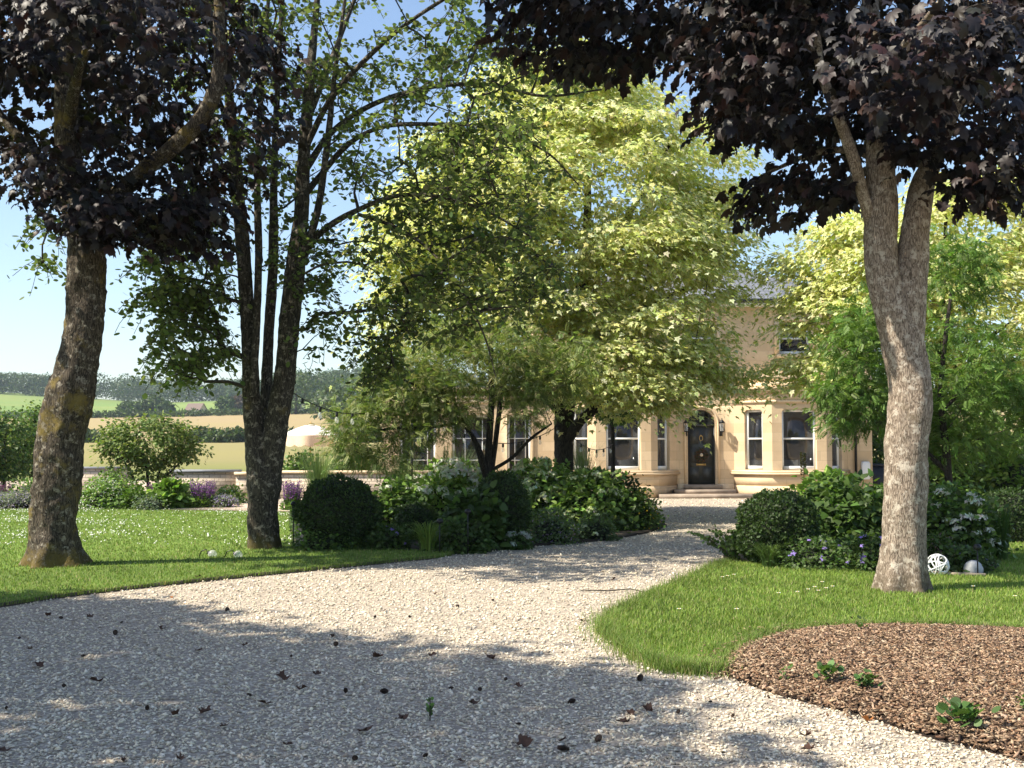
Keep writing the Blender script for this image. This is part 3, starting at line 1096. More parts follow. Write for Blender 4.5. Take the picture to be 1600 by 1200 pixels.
def sash(origin, ud, u0, u1, z0, z1, rec, bars=(), rail=None, fw=0.075, wide_sill=0.12, hbars=()):
    """white sash window: frame (part) and its pane (sub-part)"""
    fr = MB()
    obox(fr, origin, ud, u0, u0 + fw, rec, rec + 0.09, z0, z1)
    obox(fr, origin, ud, u1 - fw, u1, rec, rec + 0.09, z0, z1)
    obox(fr, origin, ud, u0 + fw, u1 - fw, rec + 0.001, rec + 0.089, z1 - fw, z1)
    obox(fr, origin, ud, u0 + fw, u1 - fw, rec - 0.02, rec + 0.085, z0, z0 + wide_sill)
    if rail:
        obox(fr, origin, ud, u0 + fw, u1 - fw, rec + 0.006, rec + 0.084, rail - 0.028, rail + 0.028)
    for b in bars:
        obox(fr, origin, ud, b - 0.014, b + 0.014, rec + 0.012, rec + 0.07, z0 + wide_sill, z1 - fw)
    for b in hbars:
        obox(fr, origin, ud, u0 + fw, u1 - fw, rec + 0.015, rec + 0.068, b - 0.014, b + 0.014)
    f = fr.build('window', M['white'], house)
    gl = MB()
    obox(gl, origin, ud, u0 + fw * 0.5, u1 - fw * 0.5, rec + 0.045, rec + 0.052, z0 + 0.05, z1 - 0.03)
    gl.build('glass', M['glass'], f)
    return f


XL, XR, EAVE = hx(833), hx(1362), hz(478)
bayR = (hx(1206, -1.0), hx(1291, -1.0))
bayL = (hx(931, -1.0), hx(1017, -1.0))
DEPTH = 8.5
DW = 0.46
DZ0, DZS = hz(757), hz(663)
DH = DZS
arch = [(-DW, DZ0), (DW, DZ0)] + [(DW * math.cos(a), DZS + DW * math.sin(a) * 1.05) for a in np.linspace(0, math.pi, 13)]
u0 = XL
mb = MB()
holes = [[(x - XL, z) for x, z in arch]]
bayh = []
for (a, b) in (bayL, bayR):
    holes.append(rect(a - 0.55 - XL, b + 0.55 - XL, 0.75, 2.98))
fw_ = []
for px in (970, 1096, 1243):
    x = hx(px)
    fw_.append((x - 0.52, x + 0.52))
    holes.append(rect(x - 0.52 - XL, x + 0.52 - XL, hz(553), hz(502)))
panel(mb, (XL, 0), (1, 0), rect(0, XR - XL, 0, EAVE), holes, 0.30)
mb.add([(XR, 0, 0), (XR, DEPTH, 0), (XR, DEPTH, EAVE), (XR, 0, EAVE)], [(0, 1, 2, 3)])
mb.add([(XL, 0, 0), (XL, DEPTH, 0), (XL, DEPTH, EAVE), (XL, 0, EAVE)], [(3, 2, 1, 0)])
mb.add([(XL, DEPTH, 0), (XR, DEPTH, 0), (XR, DEPTH, EAVE), (XL, DEPTH, EAVE)], [(3, 2, 1, 0)])
mb.build('wall', M['stone'], house)
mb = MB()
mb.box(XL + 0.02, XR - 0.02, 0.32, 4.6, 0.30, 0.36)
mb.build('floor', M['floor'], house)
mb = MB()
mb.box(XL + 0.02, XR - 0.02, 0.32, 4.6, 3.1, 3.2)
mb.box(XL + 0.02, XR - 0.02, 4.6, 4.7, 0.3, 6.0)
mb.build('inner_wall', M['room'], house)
# string course between the storeys, plinth of the door wall
mb = MB()
mb.box(XL - 0.03, XR + 0.03, -0.07, -0.002, hz(597), hz(586))
mb.box(bayL[1] + 1.02, -DW - 0.02, -0.05, -0.002, 0.0, 0.42)
mb.box(DW + 0.02, bayR[0] - 1.02, -0.05, -0.002, 0.0, 0.42)
mb.build('string_course', M['stone_plain'], house)
for a, b in fw_:
    sash((0, 0), (1, 0), a, b, hz(553), hz(502), 0.12, rail=hz(528), wide_sill=0.1)
for a, b in fw_:
    mb = MB()
    mb.box(a - 0.1, b + 0.1, -0.09, -0.003, hz(553) - 0.12, hz(553) - 0.002)
    mb.box(a - 0.16, a - 0.004, -0.05, -0.003, hz(553), hz(502) + 0.15)
    mb.box(b + 0.004, b + 0.16, -0.05, -0.003, hz(553), hz(502) + 0.15)
    mb.box(a - 0.004, b + 0.004, -0.06, -0.003, hz(502) + 0.003, hz(502) + 0.16)
    mb.build('window_surround', M['stone_plain'], house)
# soffit, gutter, roof with hips
mb = MB()
mb.box(XL - 0.45, XR + 0.45, -0.45, DEPTH + 0.45, EAVE - 0.02, EAVE + 0.10)
mb.build('soffit', M['white'], house)
mb = MB()
mb.tube([(XL - 0.5, -0.5, EAVE + 0.12), (XR + 0.5, -0.5, EAVE + 0.12)], 0.07, 8)
mb.tube([(XR + 0.5, -0.5, EAVE + 0.12), (XR + 0.5, DEPTH + 0.5, EAVE + 0.12)], 0.07, 8)
mb.build('gutter', M['black'], house)
x0, x1, y0, y1 = XL - 0.5, XR + 0.5, -0.5, DEPTH + 0.5
rh, run = 2.15, (DEPTH + 1) / 2
mk('roof', [(x0, y0, EAVE + 0.15), (x1, y0, EAVE + 0.15), (x1, y1, EAVE + 0.15), (x0, y1, EAVE + 0.15), (x0 + run * 1.1, (y0 + y1) / 2, EAVE + rh), (x1 - run * 1.1, (y0 + y1) / 2, EAVE + rh)],
   [np.array([(0, 1, 5, 4), (2, 3, 4, 5)]), np.array([(1, 2, 5), (3, 0, 4)])], M['slate'], house)
for xq in (x0 + run * 1.25, x1 - run * 1.25):
    mb = MB()
    mb.box(xq - 0.5, xq + 0.5, run - 0.9, run + 0.1, EAVE + 1.2, EAVE + 3.0)
    mb.box(xq - 0.56, xq + 0.56, run - 0.96, run + 0.16, EAVE + 3.0, EAVE + 3.12)
    mb.build('chimney', M['stone'], house)
# downpipe on the wall right of the bay
px_ = hx(1335)
mb = MB()
mb.tube([(px_, -0.08, 0.05), (px_, -0.08, EAVE - 0.3), (px_, -0.45, EAVE + 0.08)], 0.045, 8)
mb.build('downpipe', M['black'], house)

# canted bays
for (a, b) in (bayL, bayR):
    pl = [(a - 1.0, 0), (a, -1.0), (b, -1.0), (b + 1.0, 0)]

    def off(e):
        k = e * math.tan(R(22.5))
        return [(a - 1.0 - e * 1.414, -0.001), (a - k, -1.0 - e), (b + k, -1.0 - e), (b + 1.0 + e * 1.414, -0.001)]
    W0, W1 = 0.90, 2.84
    mb = MB()
    L = math.sqrt(2.0)
    fwid = b - a
    wa, wb = fwid * 0.5 - 0.56, fwid * 0.5 + 0.56
    sa, sb = 0.40, 1.06
    ch = 0.07

    def opening(u0, u1):
        return [(u0, W0), (u1, W0), (u1, W1 - ch), (u1 - ch, W1), (u0 + ch, W1), (u0, W1 - ch)]
    panel(mb, pl[0], (1, -1), rect(0, L, 0.78, 3.15), [opening(sa, sb)], 0.2)
    panel(mb, pl[1], (1, 0), rect(0, fwid, 0.78, 3.15), [opening(wa, wb)], 0.2)
    panel(mb, pl[2], (1, 1), rect(0, L, 0.78, 3.15), [opening(L - sb, L - sa)], 0.2)
    base = mb.build('bay', M['stone'], house)
    mb = MB()
    mb.prism(off(0.035), 0.0, 0.38)
    mb.prism(off(0.012), 0.38, 0.74)
    mb.build('plinth', M['stone'], base)
    mb = MB()
    mb.prism(off(0.09), 0.742, 0.80)
    mb.prism(off(0.06), 0.80, 0.875)
    mb.build('sill', M['stone_plain'], base)
    mb = MB()
    mb.prism(off(0.05), 3.06, 3.14)
    mb.prism(off(0.02), 3.14, 3.36)
    mb.prism(off(0.10), 3.36, 3.42)
    mb.prism(off(0.17), 3.42, 3.50)
    mb.prism(off(0.22), 3.50, 3.56)
    mb.prism(off(0.03), 3.56, 3.72)
    mb.build('cornice', M['stone_plain'], base)
    # roundels in the frieze
    mb = MB()
    for org, ud, Lw in ((pl[0], (1, -1), L), (pl[1], (1, 0), fwid), (pl[2], (1, 1), L)):
        k = int(Lw / 0.16)
        u_ = np.array(ud, float) / np.linalg.norm(ud)
        bk = np.array((-u_[1], u_[0]))
        for j in range(k):
            cu = (j + 0.5) * Lw / k
            cen = np.array(org) + u_ * cu - bk * 0.022
            ring = []
            for dd, rr in ((0.02, 0.062), (-0.02, 0.055), (-0.02, 0.035), (0.012, 0.03)):
                ring.append([(*(cen + u_ * rr * math.cos(t) + bk * dd), 3.25 + rr * math.sin(t)) for t in np.linspace(0, 6.283, 11)[:-1]])
            V = [p for r_ in ring for p in r_]
            mb.add(V, [(i * 10 + t, i * 10 + (t + 1) % 10, (i + 1) * 10 + (t + 1) % 10, (i + 1) * 10 + t) for i in range(3) for t in range(10)] + [tuple(range(30, 40))])
    mb.build('frieze_roundels', M['stone_plain'], base)
    sash(pl[0], (1, -1), sa, sb, W0, W1, 0.10, rail=1.9)
    sash(pl[1], (1, 0), wa, wb, W0, W1, 0.10, rail=1.9)
    sash(pl[2], (1, 1), L - sb, L - sa, W0, W1, 0.10, rail=1.9)
    # linen curtain inside the side lights
    mb = MB()
    xx = np.linspace(0, 0.45, 25)
    for org, ud, s0 in ((pl[2], (1, 1), 0.55), (pl[0], (1, -1), 0.30)):
        u_ = np.array(ud, float) / np.linalg.norm(ud)
        bk = np.array((-u_[1], u_[0]))
        pts = [np.array(org) + u_ * (s0 + x) + bk * (0.32 + 0.03 * math.sin(x * 60)) for x in xx]
        V = [(*p, 0.6) for p in pts] + [(*p, 2.95) for p in pts]
        if org is pl[0] and a > 0:
            continue
        mb.add(V, [(i, i + 1, 26 + i, 25 + i) for i in range(24)])
    mb.build('curtain', M['curtain'], base)

# front door
dr = MB()
dr.box(-DW + 0.03, DW - 0.03, 0.17, 0.215, DZ0 + 0.02, DH - 0.06)
for xa, xb in ((-0.36, -0.07), (0.07, 0.36)):
    for za, zb in ((DZ0 + 0.16, DZ0 + 0.56), (DZ0 + 0.70, DZ0 + 1.22), (DZ0 + 1.34, DH - 0.18)):
        dr.box(xa, xb, 0.150, 0.1702, za, zb)
        dr.box(xa + 0.045, xb - 0.045, 0.136, 0.1498, za + 0.045, zb - 0.045)
door = dr.build('door', M['door'], house)
fr = MB()
fr.box(-DW, -DW + 0.03, 0.12, 0.24, DZ0, DH)
fr.box(DW - 0.03, DW, 0.12, 0.24, DZ0, DH)
fr.box(-DW + 0.03, DW - 0.03, 0.125, 0.235, DH - 0.06, DH)
fr.build('door_frame', M['door'], door)
mb = MB()
mb.box(-0.125, 0.125, 0.118, 0.1355, DZ0 + 0.62, DZ0 + 0.685)
mb.box(-0.16, -0.125, 0.118, 0.149, DZ0 + 0.615, DZ0 + 0.69)
mb.box(0.125, 0.16, 0.118, 0.149, DZ0 + 0.615, DZ0 + 0.69)
mb.build('letterbox', M['brass'], door)
mb = MB()
zc = DZ0 + 1.52
mb.tube([(0.055 * math.cos(t), 0.10, zc + 0.085 * math.sin(t)) for t in np.linspace(0, 6.283, 15)], 0.012, 6)
mb.lathe([(0.001, zc + 0.11), (0.03, zc + 0.10), (0.04, zc + 0.075), (0.02, zc + 0.05)], 0, 0.12, 8)
mb.build('knocker', M['brass'], door)
fan = MB()
pts = [(DW * math.cos(t), DZS + DW * 1.05 * math.sin(t)) for t in np.linspace(0, math.pi, 15)]
fan.tube([(x * 0.965, 0.2, z - 0.01) for x, z in pts], 0.025, 6)
fan.tube([(x * 0.36, 0.2, DZS + (z - DZS) * 0.36) for x, z in pts], 0.012, 6)
for t in (R(36), R(72), R(108), R(144)):
    fan.tube([(0.36 * DW * math.cos(t), 0.2, DZS + 0.36 * DW * math.sin(t)), (DW * 0.97 * math.cos(t), 0.2, DZS + DW * 1.02 * math.sin(t))], 0.012, 6)
fo = fan.build('fanlight', M['door'], house)
gl = MB()
gl.add([(x * 0.98, 0.215, z) for x, z in pts], [tuple(range(15))])
gl.build('glass', M['glass'], fo)
# doorstep flight
mb = MB()
mb.box(-0.62, 0.62, -0.28, 0.14, 0.26, DZ0)
mb.box(-0.98, 0.98, -0.62, -0.06, 0.13, 0.26 - 0.003)
mb.box(bayL[1] + 0.25, bayR[0] - 0.15, -1.25, -0.06, 0.0, 0.13 - 0.003)
mb.build('doorsteps', M['step'], house)
# moulded arch round the door
mb = MB()
mb.tube([(-DW - 0.09, -0.02, 0.42)] + [((DW + 0.09) * math.cos(t), -0.02, DZS + (DW * 1.05 + 0.09) * math.sin(t)) for t in np.linspace(math.pi, 0, 15)] + [(DW + 0.09, -0.02, 0.42)], 0.035, 6)
mb.build('door_surround', M['stone_plain'], house)

# orangery wing
OX0, OX1 = hx(598), XL
OT = hz(606)
wins = [(hx(624), hx(682)), (hx(706), hx(769)), (hx(792), hx(833) - 0.05)]
oz0, oz1 = 0.35, hz(648)
mb = MB()
panel(mb, (OX0, -0.05), (1, 0), rect(0, OX1 - OX0, 0, OT - 0.35), [rect(a - OX0, b - OX0, oz0, oz1) for a, b in wins], 0.38)
mb.add([(OX0, -0.05, 0), (OX0, 6, 0), (OX0, 6, OT - 0.35), (OX0, -0.05, OT - 0.35)], [(3, 2, 1, 0)])
mb.add([(OX0, 6, 0), (OX1, 6, 0), (OX1, 6, OT - 0.35), (OX0, 6, OT - 0.35)], [(3, 2, 1, 0)])
ow = mb.build('orangery_wing', M['stone'], house)
mb = MB()
mb.box(OX0 - 0.05, OX1 - 0.01, -0.10, 6, OT - 0.52, OT - 0.42)
mb.box(OX0 - 0.12, OX1 - 0.01, -0.18, 6.1, OT - 0.10, OT)
mb.box(OX0 - 0.06, OX1 - 0.01, -0.12, 6.05, OT - 0.36, OT - 0.30)
mb.box(OX0 + 0.4, OX0 + 1.0, 0.3, 6, OT - 0.3, OT - 0.25)
mb.box(OX1 - 0.6, OX1 - 0.02, 0.3, 6, OT - 0.3, OT - 0.25)
mb.box(OX0 + 1.0, OX1 - 0.6, 0.3, 1.0, OT - 0.3, OT - 0.25)
mb.box(OX0 + 1.0, OX1 - 0.6, 4.6, 6, OT - 0.3, OT - 0.25)
mb.build('cornice', M['stone_plain'], ow)
mb = MB()
mb.add([(OX0 + 1.0, 1.0, OT), (OX1 - 0.6, 1.0, OT), (OX1 - 0.6, 4.6, OT), (OX0 + 1.0, 4.6, OT), (OX0 + 2.0, 2.8, OT + 0.65), (OX1 - 1.6, 2.8, OT + 0.65)], [(0, 1, 5, 4), (2, 3, 4, 5), (1, 2, 5), (3, 0, 4)])
mb.build('roof_lantern', M['glass'], ow)
for a, b in wins:
    w3 = (b - a)
    sash((0, -0.05), (1, 0), a, b, oz0, oz1, 0.22, bars=(a + w3 * 0.33, a + w3 * 0.76), hbars=(oz0 + 0.85, hz(685)), fw=0.09)
for (a, b), u0_, u1_, zb_ in ((wins[2], 0.06, 0.94, 1.75), (wins[0], 0.05, 0.52, 0.5), (wins[1], 0.1, 0.35, 0.9)):
    ww = b - a
    mb = MB()
    mb.box(a + ww * u0_, a + ww * u1_, 0.34, 0.36, zb_, oz1 + 0.02)
    mb.build('blind', M['curtain'], ow)
mb = MB()
mb.box(OX0 + 0.05, OX1 - 0.05, 1.9, 2.0, 0.2, OT - 0.5)
mb.build('inner_wall', plain('cream plaster', (0.55, 0.48, 0.37), 0.9), ow)
mb = MB()
mb.box(OX0 + 0.05, OX1 - 0.05, 0.4, 4.2, 0.24, 0.3)
mb.build('floor', M['floor'], ow)


def hw(x, y, z):
    """house-local to world"""
    q = Oh + th_ * x + nh_ * y
    return np.array((q[0], q[1], z))


# things on and about the house
for px, txt in ((1071, 'black carriage lantern on the wall between left bay and front door'), (1126, 'black carriage lantern on the sunny wall right of the front door')):
    p = hw(hx(px), -0.02, hz(668))
    t = thing('wall_lantern', txt, 'lantern', p, HR, 'lanterns beside the front door')
    b = MB()
    b.box(-0.05, 0.05, -0.015, 0.015, -0.28, 0.05)
    b.tube([(0, -0.01, -0.2), (0, -0.10, -0.22), (0, -0.16, -0.17)], 0.014, 6)
    b.build('bracket', M['black'], t)
    b = MB()
    b.lathe([(0.02, -0.16), (0.085, -0.14), (0.085, -0.12)], 0, -0.16, 6)
    b.lathe([(0.10, 0.14), (0.115, 0.15), (0.05, 0.23), (0.015, 0.26), (0.02, 0.29), (0.001, 0.31)], 0, -0.16, 6)
    for k in range(6):
        an = k * math.pi / 3
        b.tube([(0.085 * math.cos(an), -0.16 + 0.085 * math.sin(an), -0.12), (0.10 * math.cos(an), -0.16 + 0.10 * math.sin(an), 0.14)], 0.009, 4)
    b.build('cage', M['black'], t)
    b = MB()
    b.lathe([(0.06, -0.12), (0.08, 0.13)], 0, -0.16, 10)
    b.build('glass', M['bulb'], t)

# wreath on the door
rng = np.random.default_rng(21)
p = hw(0, 0.10, DZ0 + 0.96)
t = thing('wreath', 'small dark dried-leaf wreath hanging on the grey front door', 'wreath', p, HR)
n = 260
an = rng.random(n) * 6.283
rr = 0.15 + 0.04 * rng.standard_normal(n)
pos = np.stack((rr * np.cos(an), -0.02 - 0.03 * rng.random(n), rr * np.sin(an)), 1)
tp = np.stack((-np.sin(an), rng.standard_normal(n) * 0.3, np.cos(an)), 1) + pos * 3
leaves('leaf_ring', OVAL, pos + p, tp, np.array((0, -1.0, 0)) + rng.standard_normal((n, 3)) * 0.5, 0.055, pick(rng, n, [(0.08, 0.05, 0.02), (0.04, 0.05, 0.02), (0.10, 0.05, 0.03)]), mat=M['green'], parent=t)
b = MB()
b.lathe([(0.001, -0.05), (0.05, -0.03), (0.055, 0.02), (0.02, 0.06), (0.001, 0.07)], 0, -0.05, 10)
b.build('ornament', plain('pale bauble', (0.6, 0.5, 0.36), 0.4), t)

# car charge point and its cable
p = hw(hx(1350), -0.02, hz(735))
t = thing('charge_point', 'white rounded charge point with black cable on the stone house wall', 'charge point', p, HR)
b = MB()
pr = [(0.13 * sx * (1 if 1 else 1), z) for sx, z in ((-1, -0.28), (1, -0.28))]
ol = [(-0.10, -0.30), (0.10, -0.30), (0.14, -0.24), (0.14, 0.22), (0.10, 0.29), (-0.10, 0.29), (-0.14, 0.22), (-0.14, -0.24)]
V = [(x, 0.01, z) for x, z in ol] + [(x, -0.11, z) for x, z in ol] + [(x * 0.85, -0.13, z * 0.92) for x, z in ol]
b.add(V, [(i + 8 * j, (i + 1) % 8 + 8 * j, (i + 1) % 8 + 8 + 8 * j, i + 8 + 8 * j) for j in (0, 1) for i in range(8)] + [tuple(range(16, 24))])
b.build('case', M['plaster_white'], t)
b = MB()
b.tube([(0.1, -0.08, -0.1), (0.26, -0.1, -0.12), (0.36, -0.1, -0.3), (0.38, -0.1, -0.6), (0.34, -0.1, -0.72)], 0.02, 6)
b.build('cable', M['black'], t)
# dark box past the house corner
p = hw(XR + 0.35, 0.9, 0)
t = thing('storage_bin', 'dark navy lidded bin standing just past the stone house corner', 'bin', p, HR)
b = MB()
b.prism([(-0.28, -0.3), (0.28, -0.3), (0.30, 0.32), (-0.30, 0.32)], 0.08, 1.0)
b.build('body', M['bin'], t)
b = MB()
b.prism([(-0.31, -0.34), (0.31, -0.34), (0.33, 0.34), (-0.33, 0.34)], 1.0, 1.07)
b.build('lid', M['bin'], t)
b = MB()
for sx in (-0.24, 0.24):
    b.tube([(sx - 0.03, 0.3, 0.09), (sx + 0.03, 0.3, 0.09)], 0.09, 12)
b.build('wheel', M['black'], t)
# pale armchair seen inside the right bay
for px, yl, txt in ((1228, -0.35, 'pale cushioned armchair inside the front pane of the right bay window'), (1176, 0.35, 'white upholstered chair back behind the side pane of the right bay')):
    p = hw(hx(px, yl), yl, 0.36)
    t = thing('armchair', txt, 'chair', p, HR + R(160))
    b = MB()
    b.box(-0.38, 0.38, -0.35, 0.35, 0.12, 0.42)
    b.build('seat', M['cushion'], t)
    b = MB()
    b.prism([(-0.38, 0.2), (0.38, 0.2), (0.36, 0.40), (-0.36, 0.40)], 0.42, 0.86)
    b.build('backrest', M['cushion'], t)
    for sx in (-1, 1):
        b = MB()
        b.box(sx * 0.45 - 0.07, sx * 0.45 + 0.07, -0.33, 0.36, 0.12, 0.62)
        b.build('arm', M['cushion'], t)
    b = MB()
    for sx in (-0.3, 0.3):
        for sy in (-0.28, 0.28):
            b.tube([(sx, sy, 0), (sx, sy, 0.12)], 0.025, 6)
    b.build('feet', M['wood'], t)

# ------------------------------------------------------------------ terrace
TW = 36.0


def wall_thing(name, label, cat, pts, D, z0, zt, th=0.4, cope=None, mat='rubble'):
    a, b_ = P(pts[0], 700, D), P(pts[1], 700, D)
    t = thing(name, label, cat, (a[0], D, 0))
    Lw = b_[0] - a[0]
    mb = MB()
    mb.box(0, Lw, 0, th, z0, zt)
    mb.build('masonry', M[mat], t)
    mb = MB()
    mb.box(-0.04, Lw + 0.04, -0.05, th + 0.05, zt, zt + 0.08)
    mb.build('coping', cope or M['stone_plain'], t)
    return t


gc = plain('blue grey coping', (0.22, 0.23, 0.26), 0.8, var=0.15)
wall_thing('terrace_wall', 'pale rubble stone terrace wall with grey coping left of the square pier', 'wall', (268, 371), TW, -0.1, P(0, 738, TW)[2], cope=gc)
wall_thing('terrace_wall', 'long low terrace wall with pale flat coping under the cream parasol', 'wall', (401, 720), TW + 0.5, -0.1, P(0, 740, TW)[2])
wall_thing('garden_wall', 'weathered garden wall behind the multi-stemmed shrub', 'wall', (60, 195), 41.0, -0.2, P(0, 733, 41)[2], cope=gc)
t = thing('wall_pier', 'square coursed stone pier at the end of the terrace wall', 'pier', (P(386, 700, TW)[0], TW + 0.1, 0))
mb = MB()
mb.box(-0.29, 0.29, -0.29, 0.29, 0, P(0, 742, TW)[2])
mb.build('shaft', M['rubble'], t)
mb = MB()
zc = P(0, 742, TW)[2]
mb.box(-0.34, 0.34, -0.34, 0.34, zc, zc + 0.09)
mb.build('cap', M['stone_plain'], t)
t = thing('stone_pier', 'short stone pier beside lavender at the far left of the border', 'pier', (P(46, 700, 33)[0], 33.0, 0))
mb = MB()
mb.box(-0.14, 0.14, -0.2, 0.2, 0, P(0, 759, 33)[2])
mb.build('shaft', M['rubble'], t)
mb = MB()
zc = P(0, 759, 33)[2]
mb.box(-0.17, 0.17, -0.24, 0.24, zc, zc + 0.05)
mb.build('cap', M['stone_plain'], t)
a, b_ = G(268, 796), G(450, 800)
kind(flat('paved_path', [tuple(G(262, 799)[:2]), tuple(G(452, 802)[:2]), tuple(G(470, 792)[:2]), tuple(G(330, 788)[:2])], 0.05, plain('sandstone paving', (0.5, 0.38, 0.29), 0.9, var=0.2, scale=2), 0.06), 'structure')
kind(flat('terrace', [(-30, 36.9), (P(600, 700, 38)[0], 36.9), (P(600, 700, 60)[0] - 3, 56), (-30, 56)], 0.02, plain('terrace paving', (0.45, 0.36, 0.28), 0.9, var=0.15, scale=2), 0.1), 'structure')
kind(flat('border_soil', [tuple(G(-400, 796)[:2]), tuple(G(285, 796.5)[:2]), tuple(G(330, 789)[:2]), tuple(G(330, 782)[:2]), tuple(G(-400, 782)[:2])], 0.04, M['soil'], 0.06), 'structure')

# parasol
PD = 44.0
p = P(485, 700, PD)
t = thing('parasol', 'cream scalloped parasol with long fringe and a wooden pole on the terrace', 'parasol', (p[0], PD, 0.02))
rz0, rz1 = P(0, 685, PD)[2] - 0.02, P(0, 663, PD)[2] - 0.02
RR = 1.12
mb = MB()
NS = 8
prof = [(0.0, 1.0), (0.25, 0.87), (0.5, 0.68), (0.75, 0.43), (1.0, 0.12)]
V, f = [], []
for r_, zf in prof:
    for k in range(NS * 4):
        an = 2 * math.pi * k / (NS * 4)
        sag = 0.05 * r_ * math.sin(an * NS / 2) ** 2
        V.append((RR * r_ * math.cos(an) * (1 - sag), RR * r_ * math.sin(an) * (1 - sag), rz0 + 0.05 + (rz1 - rz0 - 0.05) * zf))
for i in range(4):
    for k in range(32):
        f.append((i * 32 + k, i * 32 + (k + 1) % 32, (i + 1) * 32 + (k + 1) % 32, (i + 1) * 32 + k))
mb.add(V, f)
mb.build('canopy', M['canvas'], t, smooth=True)
mb = MB()
V, f = [], []
nk = 192
for row in range(3):
    for k in range(nk):
        an = 2 * math.pi * k / nk
        sag = 1 - 0.05 * math.sin(an * NS / 2) ** 2
        sc = abs(math.sin(an * NS))
        zt = rz0 + 0.05 + (rz1 - rz0 - 0.05) * 0.12
        zz_ = (zt + 0.005, zt - 0.10, zt - 0.36 - 0.07 * sc)[row]
        r_ = RR * sag * (1.004 + (0, 0.008, 0.012)[row] + 0.006 * (k % 2))
        V.append((r_ * math.cos(an), r_ * math.sin(an), zz_))
for i in range(2):
    for k in range(nk):
        f.append((i * nk + k, i * nk + (k + 1) % nk, (i + 1) * nk + (k + 1) % nk, (i + 1) * nk + k))
mb.add(V, f)
mb.build('fringe', M['fringe'], t)
mb = MB()
mb.tube([(0, 0, 0), (0, 0, rz1 + 0.02)], 0.028, 8)
mb.lathe([(0.001, rz1 + 0.12), (0.03, rz1 + 0.08), (0.015, rz1 + 0.04), (0.04, rz1 + 0.01), (0.04, rz1 - 0.02)], 0, 0, 8)
mb.build('pole', M['wood'], t)
mb = MB()
for k in range(NS):
    an = 2 * math.pi * k / NS
    mb.tube([(0.03 * math.cos(an), 0.03 * math.sin(an), rz1 - 0.07), (RR * 0.97 * math.cos(an), RR * 0.97 * math.sin(an), rz0 + 0.07)], 0.009, 4)
mb.build('ribs', M['wood'], t)
mb = MB()
mb.lathe([(0.001, 0), (0.26, 0), (0.26, 0.06), (0.06, 0.09), (0.06, 0.3), (0.03, 0.3)], 0, 0, 14)
mb.build('foot', M['step'], t)

# ------------------------------------------------------------------ trees
CR = [(0.018, 0.0130, 0.0125), (0.023, 0.0155, 0.0145), (0.014, 0.0112, 0.0112), (0.024, 0.018, 0.0165), (0.017, 0.016, 0.013), (0.014, 0.012, 0.014), (0.034, 0.016, 0.013)]
GRN = [(0.12, 0.165, 0.055), (0.14, 0.185, 0.065), (0.10, 0.14, 0.05), (0.17, 0.21, 0.075)]
D1 = 15.6
tree('crimson_maple', 'leaning mossy trunked maple with dark purple leaves on the left lawn', [
    ([(86, 892, D1, 92), (86, 850, D1, 80), (86, 800, D1, 77), (92, 740, D1, 76), (98, 680, D1, 76), (112, 620, D1, 77), (122, 570, D1, 70), (131, 500, D1, 66), (136, 430, D1, 62), (131, 360, D1, 58), (119, 300, D1, 50), (107, 240, D1, 46), (105, 180, D1, 42), (107, 100, D1, 38), (112, 0, D1, 32), (118, -120, D1, 24), (122, -250, D1, 12)], None),
    ([(140, 380, D1, 34), (170, 320, D1, 34), (215, 275, D1, 32), (268, 232, D1 - .2, 30), (318, 180, D1 - .3, 28), (343, 110, D1 - .4, 26), (342, 30, D1 - .4, 23), (345, -80, D1 - .4, 16), (350, -200, D1 - .4, 8)], 0),
    ([(116, 310, D1, 26), (80, 268, D1 + .2, 24), (40, 226, D1 + .3, 20), (0, 180, D1 + .3, 17), (-50, 100, D1 + .3, 12), (-90, 0, D1, 7)], 0),
    ([(107, 200, D1, 22), (120, 120, D1 - .8, 18), (150, 40, D1 - 1.6, 12), (170, -40, D1 - 2.2, 7)], 0),
], [ell(40, 130, 16.6, 170, 150, 1.3, 100), ell(220, 285, 16.0, 140, 90, 1.0, 74), ell(290, 90, 16.5, 110, 150, 1.1, 66), ell(20, 60, 14.2, 90, 60, 0.7, 26), ell(230, 120, 14.4, 60, 50, 0.5, 12), ell(150, 340, 14.8, 60, 30, 0.5, 14), ell(150, -100, 15, 330, 130, 2.5, 130), ell(410, 170, 15.6, 60, 150, 1.0, 26), ell(320, 350, 15.4, 55, 45, 0.7, 22), ell(220, 350, 15.0, 80, 36, 0.8, 22), ell(180, 20, 12.9, 180, 40, 0.7, 34), ell(-140, 60, 15, 110, 200, 2.0, 50), ell(60, 270, 15, 70, 40, 1.0, 16)],
     31, M['bark_left'], maple_crown(17, 0.19, 0.148, CR, mat=M['crimson'], droop=0.95, up=0.7), minlen=3.2, flare=0.95, rough=0.085)

